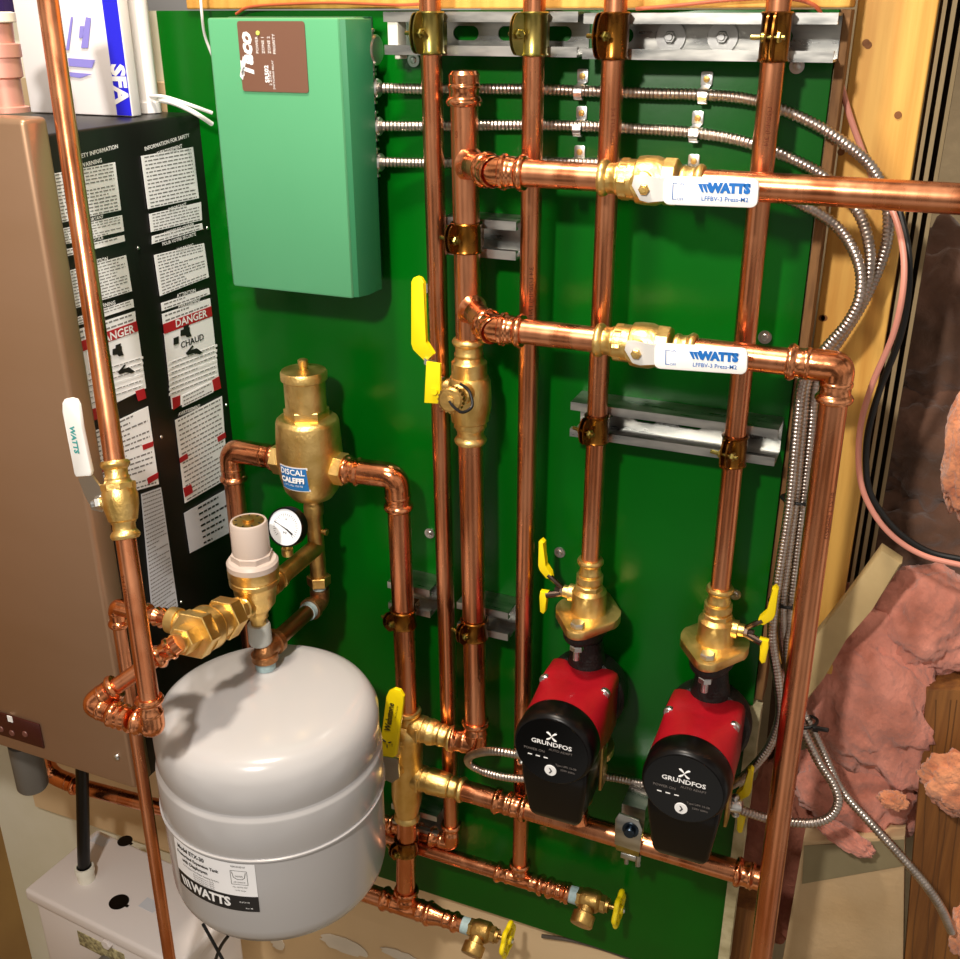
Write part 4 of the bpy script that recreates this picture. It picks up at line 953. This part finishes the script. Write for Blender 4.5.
#@@WEBSTONE
clampc = None
YW = -.063
wb_top, wb_bot = W1, P(407, 812, YW)
t = thing('purge_valve', 'tall brass purge valve with a yellow lever beside the grey tank', 'valve', wb_bot)
wv = wb_top - wb_bot; Lw = wv.length; dw = wv.normalized()
b = B(); press(b, wb_top + dw * .006, -dw, R2, .026)
b.lathe(wb_bot, dw, [(R2 + .001, -.012), (R2 + .004, -.010), (R2 + .004, -.006), (R2 + .0015, -.002), (R2 + .003, .006), (.0195, .016), (.0215, .030), (.0215, Lw - .040), (.0235, Lw - .034), (.0235, Lw - .026), (.020, Lw - .020), (R2 + .002, Lw - .016)], 34)
pu = row_at(wb_bot, wb_top, 738); pu = V((pu.x, YW, kE.z + .003))
pl = row_at(wb_bot, wb_top, 781)
H0 = P(470, 792, YW); pl = V((pl.x, YW, H0.z))
uu = (kE - pu).normalized()
Lu = (kE - pu).length - .022; b.lathe(pu, uu, [(.018, .008), (.0185, .026), (.0172, .027), (.0172, .034), (.0185, .035), (.0175, Lu - .004), (.0158, Lu)], 28); press(b, kE + uu * .004, -uu, R2 - .001, .026)
Ll = H0.x - .008 - pl.x - .022; b.lathe(pl, X_, [(.018, .008), (.0185, .026), (.0172, .027), (.0172, .034), (.0185, .035), (.0175, Ll - .004), (.0158, Ll)], 28); press(b, V((H0.x - .008, YW, H0.z)), -X_, R2 - .001, .024)
for pp, d_ in ((pu, uu), (pl, X_)): b.box(pp + d_ * .022 - Y_ * .017, (.004, .004, .022), bev=.0008)
sN = P(388, 775, -.100); ds_ = (sN - V((pl.x, YW, sN.z))).normalized(); b.lathe(V((pl.x, YW, sN.z)), ds_, [(.012, .010), (.012, .026), (.008, .027), (.008, .034)], 20)
part('valve_body', b, BRASS, t)
b = B(); b.hexa(V((pl.x, YW, sN.z)) + ds_ * .034, ds_, .0095, 0, .007); b.lathe(V((pl.x, YW, sN.z)) + ds_ * .041, ds_, [(.005, 0), (.004, .005)], 14); b.prism(poly_xy(((380, 756), (398, 759), (399, 778), (392, 783), (381, 777)), -.112), Y_, .003); part('lever_bracket', b, STEEL, t)
b = B(); Yw = -.116
lp = [(379, 753), (386, 697), (388.5, 691.5), (394, 689), (400, 691), (403.5, 697), (403, 703), (396, 756), (393, 758), (381, 756)]
b.prism(poly_xy(lp, Yw), Y_, .006, .0012); part('lever_sleeve', b, YEL, t, 'yellow vinyl lever')
b = B(); o = P(390.5, 710, Yw - .0006); u = (P(395, 696, Yw) - P(388, 745, Yw)).normalized(); n = V((-u.z, 0, u.x))
b.text('Webstone', .0120, lambda x, y: o + u * (x - .012) + n * y, bold=.03, sx=.92)
o2 = P(396.5, 712, Yw - .0006); b.text('Pro-Pal Series', .0036, lambda x, y: o2 + u * x + n * y)
o3 = P(387, 743, Yw - .0006)
for k in range(3):
    a = 2 * PI * k / 3 + .5; q = o3 + V((math.cos(a), 0, math.sin(a))) * .0048; b.lathe(q, V((math.cos(a), 0, math.sin(a))), [(.0004, -.003), (.0011, 0), (.0004, .003)], 8)
b.text('ON', .003, lambda x, y: o3 + u * (x + .002) + n * (y + .007)); b.text('OFF', .003, lambda x, y: o3 + u * x + n * (y - .0075))
part('lever_lettering', b, INK, t)
# lower leg, reducing tee and first drain
t = thing('lower_supply_pipe', 'short thick pipe under the purge valve with a reducing tee at the panel bottom', 'pipe', P(408, 915, YW))
S1 = P(405.5, 885, YW); TT = V((S1.x + .001, YW, P(407, 906, YW).z))
b = B(); b.tube([wb_bot + dw * .004, S1 - Z_ * .01], R2, 26); part('tube', b, COP, t)
b = B(); tee(b, TT, X_, R2, Z_, R2, .040, .020)
b.lathe(TT + X_ * .036, X_, [(R2 + .0018, 0), (R2 + .0018, .006), (R1 + .001, .020), (R1 + .0012, .024)], 26); press(b, TT + X_ * .082, -X_, R1, .026); part('reducing_tee', b, COPF, t)
b = B(); b.tube([TT - X_ * .03, TT - X_ * .2], R2, 24); part('tube', b, COP, t)
clamp(row_at(wb_bot, S1, 845), R2, 'clamp on the short thick pipe under the purge valve', (-.55, -1, 0), .026)
def drain(o, label):
    t = thing('drain_valve', label, 'valve', o, 'brass drain valves with yellow handwheels')
    o = V(o); b = B(); b.lathe(o, X_, [(R1 + .001, -.006), (R1 + .004, -.004), (R1 + .001, 0), (R1 + .001, .006)], 24); part('press_ring', b, COPF, t)
    b = B(); b.lathe(o, X_, [(.0118, .006), (.0122, .018)], 20); part('thread_tape', b, TEFLON, t, 'pale blue thread tape')
    b = B(); b.hexa(o, X_, .0135, .017, .024, n=6); b.lathe(o, X_, [(.0125, .022), (.0155, .028), (.0155, .046), (.0125, .050), (.010, .051), (.010, .062)], 26); b.hexa(o, X_, .0125, .050, .058, n=6); b.lathe(o, X_, [(.0035, .06), (.0035, .078)], 12)
    dq = V((-.05, -.86, -.5)).normalized(); m = o + X_ * .034; b.lathe(m, dq, [(.0115, .008), (.0115, .022), (.0105, .023)], 24); part('valve_body', b, BRASSD, t)
    b = B(); b.lathe(m, dq, [(.0140, .019), (.0158, .020), (.0158, .034), (.0145, .036), (.0001, .0365)], 30); part('hose_cap', b, BRASSD, t)
    c = o + X_ * .076; b = B(); N = 72; pts = []
    for k in range(N):
        a = 2 * PI * k / N; rr = .0215 + .0022 * math.cos(6 * a); pts.append(c + V((0, math.cos(a) * rr, math.sin(a) * rr)))
    b.tube(pts, .0036, 10, closed=True)
    for k in range(3):
        a = 2 * PI * k / 3 + .3; e = V((0, math.cos(a), math.sin(a))); b.box(c + e * .011, (.004, .020, .005), X_, e, X_.cross(e), bev=.0008)
    b.lathe(c - X_ * .005, X_, [(.0065, 0), (.0065, .010), (.005, .011)], 18); part('handwheel', b, YEL, t, 'yellow lobed handwheel')
    b = B(); b.hexa(c + X_ * .006, X_, .004, 0, .003); part('wheel_screw', b, STEEL, t)
drain(TT + X_ * .084, 'drain valve with yellow handwheel nearer the grey tank')
drain(DB, 'drain valve with yellow handwheel under the left circulator')
# header pipe
HE = P(742, 873, YW); Hd = V((HE.x - H0.x, 0, HE.z - H0.z)).normalized()
t = thing('header_pipe', 'long thick copper header pipe running under both circulators to an end cap', 'pipe', (H0 + HE) / 2)
b = B(); b.tube([H0 - Hd * .014, HE], R2, 28); part('tube', b, COP, t)
b = B(); cpl = line_at(H0, HE, 511); coupling(b, cpl, Hd, R2, .046); part('coupling', b, COPF, t)
b = B(); e_ = line_at(H0, HE, 735); press(b, e_, Hd, R2, .020); b.lathe(e_, Hd, [(R2 + .0010, .018), (R2 + .0035, .021), (R2 + .001, .024), (R2 + .0012, .034), (R2 - .002, .038), (.001, .0385)], 26); part('end_cap', b, COPF, t)
HC = line_at(H0, HE, 578); HDp = line_at(H0, HE, 690)
for q in (HC, HDp):
    b = B(); b.lathe(q, Z_, [(R1 + .006, R2 * .70), (R1 + .003, R2 + .001), (R1 + .0012, R2 + .004), (R1 + .0012, R2 + .010)], 26); part('branch_collar', b, COPF, t)
    b = B(); b.tube([q + Z_ * .004, q + Z_ * .075], R1, 22); part('branch_stub', b, COP, t)
# header clamp with plated strap and strut hidden behind
q = line_at(H0, HE, 631)
t = thing('header_clamp', 'yellow zinc strap clamp with a black socket bolt holding the header pipe between the circulators', 'clamp', q)
b = B(); b.lathe(q - Hd * .015, Hd, [(R2 + .0006, 0), (R2 + .003, 0), (R2 + .003, .030), (R2 + .0006, .030), (R2 + .0006, 0)], 26, caps=False); part('band', b, CLAMPY, t)
b = B(); pz = q + V((0, -.004, 0))
b.prism([pz + V((x, 0, z)) + V((0, -.016, 0)) for x, z in ((-.0165, .004), (.0165, .002), (.0175, .040), (.012, .052), (-.013, .055), (-.0175, .044))], Y_, .003, .0006)
b.box(q + V((0, -.004, -R2 - .006)), (.020, .012, .009), bev=.001); b.box(q + V((.0, .022, .03)), (.030, .041, .045)); part('plate', b, ZINC, t, 'bright steel plate')
b = B(); m = pz + V((.003, -.016, .035)); b.lathe(m, -Y_, [(.0105, 0), (.0105, .002), (.007, .0022), (.007, .008), (.006, .009)], 24); part('bolt', b, mat('blued_bolt', '3a4450', 1, .3), t)
b = B(); b.lathe(q + V((-.003, -.004, -R2 - .010)), -Z_, [(.003, 0), (.003, .012)], 12); b.lathe(q + V((.012, -.004, -R2 - .002)), -Z_, [(.0035, 0), (.0035, .018)], 12); part('lower_bolt', b, ZINC, t)
# ------------------------------------------------------------------ flange valves and circulators
def flange_valve(top, L, side, label, up=1, lever=True):
    # top: mouth of the valve on the pipe; body continues along -Z (up=1) or +Z
    a = Z_ * -up; t = thing('flange_valve', label, 'valve', V(top) + a * L, 'brass isolation flanges of the circulators')
    b = B(); press(b, top, a, R1, .022)
    b.lathe(top, a, [(R1 + .0015, .021), (R1 + .0045, .022), (R1 + .0045, .030), (R1 + .002, .032), (R1 + .002, .034)], 26); b.hexa(top, a, R1 + .0055, .033, .040, n=8)
    b.lathe(top, a, [(R1 + .0050, .039), (.0205, .043), (.0205, L - .012), (.0235, L - .007)], 32)
    fc_ = V(top) + a * (L - .0105)
    # rounded diamond flange, bolts front and back
    pts = []
    for k in range(48):
        an = 2 * PI * k / 48
        pts.append(None)
    def arc(cx, cy, r, a0, a1, n=9): return [V((cx + r * math.cos(a0 + (a1 - a0) * i / n), cy + r * math.sin(a0 + (a1 - a0) * i / n), 0)) for i in range(n + 1)]
    al = math.radians(33)
    pl_ = arc(0, .041, .014, al * .9, PI - al * .9) + arc(0, 0, .0385, PI - al * .8, PI + al * .8) + arc(0, -.041, .014, PI + al * .9, 2 * PI - al * .9) + arc(0, 0, .0385, -al * .8, al * .8)
    b.prism([fc_ + p for p in pl_], a, .0105, .0018)
    s = 1 if side > 0 else -1; m = V(top) + a * (L * .63)
    b.lathe(m, X_ * s, [(.0105, .012), (.0105, .024), (.0075, .025), (.0075, .031)], 20)
    part('valve_body', b, BRASS, t)
    for s_ in (-1, 1):
        b = B(); c = fc_ + Y_ * s_ * .041; b.hexa(c - a * .0002, -a, .0085, 0, .0065); b.lathe(c + a * .010, a, [(.0042, 0), (.0042, .034)], 12); b.hexa(c + a * .024, a, .0082, 0, .0075); part('flange_bolt', b, STEEL, t)
    if lever:
        k = m + X_ * s * .030
        b = B(); b.hexa(k, X_ * s, .006, 0, .006); b.lathe(k + X_ * s * .004, X_ * s, [(.0035, 0), (.0035, .008)], 10)
        b.tube(fillet([k + V((s * .003, 0, .004)), k + V((s * .012, -.004, .014)), k + V((s * .020, -.004, .020))], .006), .0032, 10); b.tube([k + V((s * .002, 0, -.003)), k + V((s * .022, -.004, -.008))], .0042, 10); part('lever_bracket', b, mat('dark_steel', '6a5a50', 1, .3), t)
        b = B(); o_ = k + V((s * .018, -.006, .018))
        b.prism([o_ + V((s * x, 0, z)) for x, z in ((-.004, -.003), (.004, -.003), (.0125, .006), (.0145, .012), (.0145, .044), (.011, .0475), (.0075, .044), (.0065, .014), (-.002, .006))], Y_, .009, .0015)
        part('lever_sleeve', b, YEL, t, 'yellow vinyl lever'); b = B()
        o_ = k + V((s * .020, -.006, -.008)); b.prism([o_ + V((s * x, 0, z)) for x, z in ((-.001, .005), (.009, .004), (.010, -.004), (.0085, -.024), (.0045, -.0265), (.0015, -.022), (.001, -.006))], Y_, .008, .0013); part('lever_tail', b, YEL, t)
    return fc_ + a * .0105
PS = 1.12
def circulator(fl, lab, py_c, cbl):
    c = V((fl.x + .001, fl.y, fl.z - .104))
    t = thing('circulator_pump', lab, 'pump', (c.x, c.y, c.z - .12), 'red and black circulator pumps')
    b = B()
    b.lathe(V(fl) - Z_ * .0005, -Z_, [(.024, 0), (.024, .010), (.0175, .014), (.0175, .030)], 30)
    b.prism([V(fl) - Z_ * .0005 + V((.026 * math.cos(2 * PI * k / 32), .050 * math.sin(2 * PI * k / 32), 0)) for k in range(32)], -Z_, .011, .001)
    b.lathe(c + Y_ * .030, -Y_, [(.030, 0), (.048, .008), (.051, .020), (.051, .036), (.047, .040)], 40)
    b.lathe(c, -Z_, [(.0175, .030), (.0175, .065), (.024, .068), (.024, .076)], 26); b.lathe(c, Z_, [(.026, .030), (.020, .060), (.0175, .076)], 26); part('volute', b, mat('black_casting', '14110f', .2, .45, bump=.3, bscale=300), t, 'black cast housing')
    # red stator shell: rounded square lofted to a circle
    def ringp(y, hw, r, N=64, rot=0):
        out = []
        for k in range(N):
            a = 2 * PI * k / N; ca, sa = math.cos(a), math.sin(a)
            n_ = 2 + 8 * r; q = (abs(ca) ** n_ + abs(sa) ** n_) ** (-1 / n_)
            out.append(c + V((ca * q * hw * PS, y * PS, sa * q * hw * PS)))
        return out
    b = B(); b.rings([ringp(-.004, .0365, 1), ringp(-.006, .0385, .9), ringp(-.034, .0390, .9), ringp(-.042, .0385, .75), ringp(-.047, .0395, .35), ringp(-.062, .0415, .08), ringp(-.084, .0428, 0)]); part('stator_shell', b, REDM, t, 'red enamelled motor shell', smooth=50)
    for sx in (-1, 1):
        for sz in (-1, 1):
            b = B(); q = c + V((sx * .0325, -.040, sz * .0325)) * PS; b.lathe(q, -Y_, [(.0070, 0), (.0070, .0045), (.0058, .006)], 16); b.lathe(q, -Y_, [(.0034, .005), (.0034, .0075), (.0018, .0076), (.0018, .0055)], 12); part('shell_bolt', b, STEEL, t)
    b = B(); b.lathe(c, -Y_, [(r_ * PS, h_ * PS) for r_, h_ in [(.0418, .083), (.0428, .085), (.0428, .103), (.0420, .108), (.0396, .112), (.0385, .1125)]], 56); part('collar', b, BLACK, t, 'black plastic collar')
    b = B(); b.lathe(c, -Y_, [(r_ * PS, h_ * PS) for r_, h_ in [(.0386, .111), (.0383, .1132), (.0001, .1136)]], 56); part('control_face', b, BLACKG, t, 'glossy black control face')
    b = B(); zt_, zb_ = c.z - .022, c.z - .122
    def rr(z, hw, y0, y1): return [V((c.x + x, y, z)) for x, y in ((-hw, y0), (hw, y0), (hw, y1), (-hw, y1))]
    vs = [rr(zt_, .0400, -.116 + c.y, -.030 + c.y), rr(c.z - .045, .0400, -.118 + c.y, -.028 + c.y), rr(zb_ + .012, .0320, -.110 + c.y, -.030 + c.y), rr(zb_, .0265, -.100 + c.y, -.036 + c.y)]
    b.rings(vs); bmesh.ops.bevel(b.bm, geom=b.bm.edges[:], offset=.005, segments=3, affect='EDGES', profile=.5); part('terminal_box', b, BLACK, t, 'black wiring box')
    F_ = lambda x, z: c + V((x, -.1142, z)) * PS
    b = B(); b.text('GRUNDFOS', .0072, lambda x, y: F_(x, y + .0095), bold=.025, sx=1.12)
    for q, (ax, az) in enumerate(((1, 1), (-1, 1), (1, -1), (-1, -1))):
        pts = [F_(.0 + ax * k * .0055, .0190 + az * (k * .0042 + (.0012 * math.sin(k * 3)))) for k in (0.05, .35, .7, 1.0)]
        b.tube(pts, [.0005, .0010, .0012, .0004], 6)
    b.lathe(F_(.008 * 0, -.0225), -Y_, [(.0072, 0), (.0070, .0008), (.0001, .0009)], 24)
    for k in range(3): b.box(F_(-.0225 + k * .0085, -.0085), (.0050, .0004, .0012))
    part('face_print', b, WPRINT, t)
    b = B(); b.text('POWER ON', .0042, lambda x, y: F_(x - .018, y - .0015)); b.text('AUTO ADAPT', .0040, lambda x, y: F_(x + .010, y + .0030)); b.text('Type UPS 15-58', .0034, lambda x, y: F_(x + .016, y - .014)); b.text('230V 60Hz', .0034, lambda x, y: F_(x + .018, y - .019)); part('dim_print', b, GPRINT, t)
    b = B(); o_ = F_(0, -.0225) - Y_ * .0011; b.prism([o_ + V((x, 0, z)) for x, z in ((-.0018, .0036), (-.0002, .0036), (.0024, 0), (-.0002, -.0036), (-.0018, -.0036), (.0006, 0))], -Y_, .0002); part('button_arrow', b, INK, t)
    b = B(); b.box(V((c.x + .0405, c.y - .050, c.z - .060)), (.004, .020, .070), bev=.001); part('side_clip', b, BRASSD, t, 'brass coloured side clip')
    return c
mC = C1 + Z_ * .005; flC = flange_valve(mC, .080, -1, 'brass flange valve above the left circulator with yellow lever on its left')
pC = circulator(flC, 'left red and black circulator pump', 0, 0)
mD = D1 + Z_ * .005; flD = flange_valve(mD, .080, 1, 'brass flange valve above the right circulator with yellow lever on its right')
pD = circulator(flD, 'right red and black circulator pump', 0, 0)
for q, pc, lb, sd in ((HC, pC, 'brass flange valve below the left circulator, mostly hidden behind its wiring box', 1), (HDp, pD, 'brass flange valve below the right circulator with yellow lever at its right', 1)):
    m_ = V((q.x, pc.y, q.z + .032)); Lm = pc.z - .076 - .001 - m_.z
    if Lm > .05: flange_valve(m_, Lm, sd, lb, up=-1, lever=(q is HDp))
#@@CONDUITS
# ------------------------------------------------------------------ corrugated metal conduits
def conduit(pts, label, r=.0052, group='flexible metal conduits', pitch=.0042, grp=True):
    c = resample(catmull([P(*p) if not isinstance(p, V) else p for p in pts], 16), pitch / 4)
    b = B(); rad = [r * (1.0, 1.10, 1.10, .90)[k % 4] for k in range(len(c))]
    b.tube(c, rad, 12)
    return single('metal_conduit', b, CONDM, label, 'conduit', group, smooth=80)
y0 = -.012
conduit([(383, 88, -.020), (430, 89, y0), (520, 89, y0), (583, 91, y0), (650, 93.5, y0), (705, 95, y0), (752, 100, -.014), (800, 117, -.014), (840, 140, -.012), (872, 168, -.006), (887, 205, -.004), (887, 240, 0), (876, 275, .004), (860, 308, .006), (843, 335, .006), (828, 358, .006), (815, 385, .002), (811, 430, 0),
         (803, 500, .0), (796, 560, .0), (790, 612, .0), (788, 660, .0), (795, 700, -.01), (803, 728, -.02), (818, 760, -.03), (834, 785, -.035), (838, 803, -.04), (828, 818, -.045), (805, 823, -.05), (770, 819, -.06), (738, 809, -.075), (728, 805, -.08)], 'top metal conduit, ending at the right circulator after looping round the big copper down pipe')
conduit([(383, 126, -.020), (430, 126, y0), (520, 125, y0), (580, 126, y0), (640, 129, y0), (696, 133, y0), (745, 142, -.014), (795, 160, -.012), (832, 182, -.006), (858, 212, -.002), (869, 245, -.006), (869, 275, -.008), (861, 300, -.008), (846, 326, -.008), (826, 350, -.008), (808, 378, -.008), (802, 425, -.010),
         (795, 500, -.010), (787, 560, -.010), (782, 608, -.010), (786, 660, .012), (800, 705, .002), (812, 728, -.006), (826, 758, -.012), (842, 790, -.02), (870, 822, -.03), (900, 855, -.035), (925, 884, -.035), (941, 908, -.03), (952, 932, -.02)], 'middle metal conduit, running on past the dusty panel to the lower right corner')
conduit([(383, 162, -.020), (430, 163, y0), (520, 162, y0), (578, 163, y0), (640, 165, y0), (694, 172, y0), (745, 186, -.014), (800, 204, -.012), (838, 228, -.006), (858, 262, -.016), (860, 295, -.024), (848, 322, -.024), (826, 348, -.022), (804, 378, -.020), (797, 425, -.022),
         (790, 500, -.024), (781, 560, -.026), (774, 608, -.028), (772, 640, -.03), (778, 680, -.03), (780, 715, -.03), (770, 745, -.03), (755, 765, -.03), (735, 783, -.03), (705, 795, -.02), (670, 790, -.02), (640, 783, -.02), (600, 776, -.02), (560, 777, -.04), (528, 779, -.058), (500, 776, -.062), (478, 769, -.06), (468, 761, -.07), (474, 754, -.085), (495, 751, -.10), (526, 756, -.10)], 'lowest metal conduit, passing behind the right circulator and looping left of the left circulator')
connector(P(727, 804, -.080), V((1, 0, .1)), 'steel conduit connector on the right side of the right circulator wiring box', r=.0085, group='conduit connectors at the circulators')
connector(P(530, 756, -.100), V((-1, 0, .05)), 'steel conduit connector on the left side of the left circulator wiring box', r=.0075, group='conduit connectors at the circulators')
ST = 'one-hole straps holding the metal conduits'
for (x_, y_), lb in (((583, 76), 'top strap of the left column of three conduit straps'), ((582, 113), 'middle strap of the left column of three conduit straps'), ((580, 152), 'lowest strap of the left column of three conduit straps'),
                     ((707, 79), 'top strap of the right column of three conduit straps'), ((698, 118), 'middle strap of the right column of three conduit straps'), ((694, 161), 'lowest strap of the right column, above the white valve lever')):
    c = P(x_, y_, -.0012); t = thing('conduit_strap', lb, 'strap', c, ST)
    b = B(); b.prism(rrect(c, X_, Z_, .0115, .0135, .002), -Y_, .0016, .0003)
    cyl = c + V((0, -.0108, -.0150)); pts = [c + V((0, -.001, -.006)), c + V((0, -.006, -.0075))] + [cyl + V((0, math.cos(a) * -.0068, math.sin(a) * .0068)) for a in [math.radians(x) for x in (60, 30, 0, -30, -60, -90, -120)]]
    prof_ = []
    for i in range(len(pts) - 1):
        p_, q_ = pts[i], pts[i + 1]; b.box((p_ + q_) / 2, (.0085, .0012, (q_ - p_).length + .0008), X_, X_.cross((q_ - p_).normalized()), (q_ - p_).normalized())
    part('strap_plate', b, STEEL, t)
    b = B(); b.lathe(c - Y_ * .0016, -Y_, [(.0033, 0), (.0030, .0012), (.0002, .0016)], 14); part('strap_screw', b, BRASSD, t)
# zip ties
for (x_, y_, Y, ax, rw), lb in (((797, 499, -.008, Z_, .016), 'black cable tie around the conduits at mid height, left of the copper down pipe'), ((785, 602, -.01, Z_, .017), 'black cable tie around the conduits just above the right yellow lever'), ((806, 722, -.012, V((-.3, 0, 1)).normalized(), .013), 'black cable tie around the conduits where they leave the copper down pipe')):
    c = P(x_, y_, Y); b = B(); u, v, a = basis(ax)
    pts = [c + u * math.cos(2 * PI * k / 28) * rw + v * math.sin(2 * PI * k / 28) * .012 for k in range(28)] if abs(u.x) > .5 else [c + v * math.cos(2 * PI * k / 28) * rw + u * math.sin(2 * PI * k / 28) * .012 for k in range(28)]
    b.tube(pts, .0020, 8, closed=True); b.box(c + V((.012, -.012, .002)), (.007, .006, .006), bev=.001)
    if y_ > 700: b.tube([c + V((.010, -.012, .003)), c + V((.026, -.016, .007))], .0028, 8)
    single('cable_tie', b, RUBBER, lb, 'cable tie', 'black cable ties on the conduits')
# ------------------------------------------------------------------ loose cables
def cable(pts, r, m_, name, label, group=None):
    b = B(); b.tube(catmull([P(*p) for p in pts], 12), r, 10); single(name, b, m_, label, 'cable', group)
cable([(828, 20, .020), (836, 62, .024), (848, 110, .026), (862, 150, .026), (876, 185, .02), (893, 212, -.01), (903, 250, -.03), (903, 290, -.04), (893, 335, -.04), (872, 385, -.04), (860, 430, -.03), (860, 478, -.03), (873, 512, -.03), (895, 538, -.04), (925, 556, -.04), (965, 566, -.04)], .0030, WIREP, 'pink_cable', 'pink cable hanging in a loop right of the yellow pine stud')
cable([(898, 205, .0), (908, 250, -.02), (908, 295, -.02), (899, 340, -.02), (879, 392, -.02), (867, 440, -.02), (868, 485, -.02), (881, 512, -.02), (902, 535, -.02), (930, 552, -.02), (965, 560, -.02)], .0034, RUBBER, 'black_cable', 'black cable running just behind the pink hanging cable')
cable([(236, 14, -.01), (250, 7, -.012), (290, 4, -.012), (340, 3, -.012), (400, 5, -.014), (440, 2, -.014)], .0016, WIRER, 'thin_red_wire', 'thin red brown wire along the pine board above the control box')
cable([(636, 9, -.01), (680, 5, -.012), (730, 0, -.012), (780, -2, -.012), (812, 4, -.01), (824, 18, .0)], .0018, WIRER, 'thin_red_wire', 'thin red brown wire on the pine board above the right end of the top strut')
cable([(542, 936, .01), (575, 941, .01), (610, 951, .012), (650, 966, .01)], .0030, mat('grey_cable', '5a5044', 0, .5), 'grey_cable', 'grey cable on the beige board below the green panel edge')
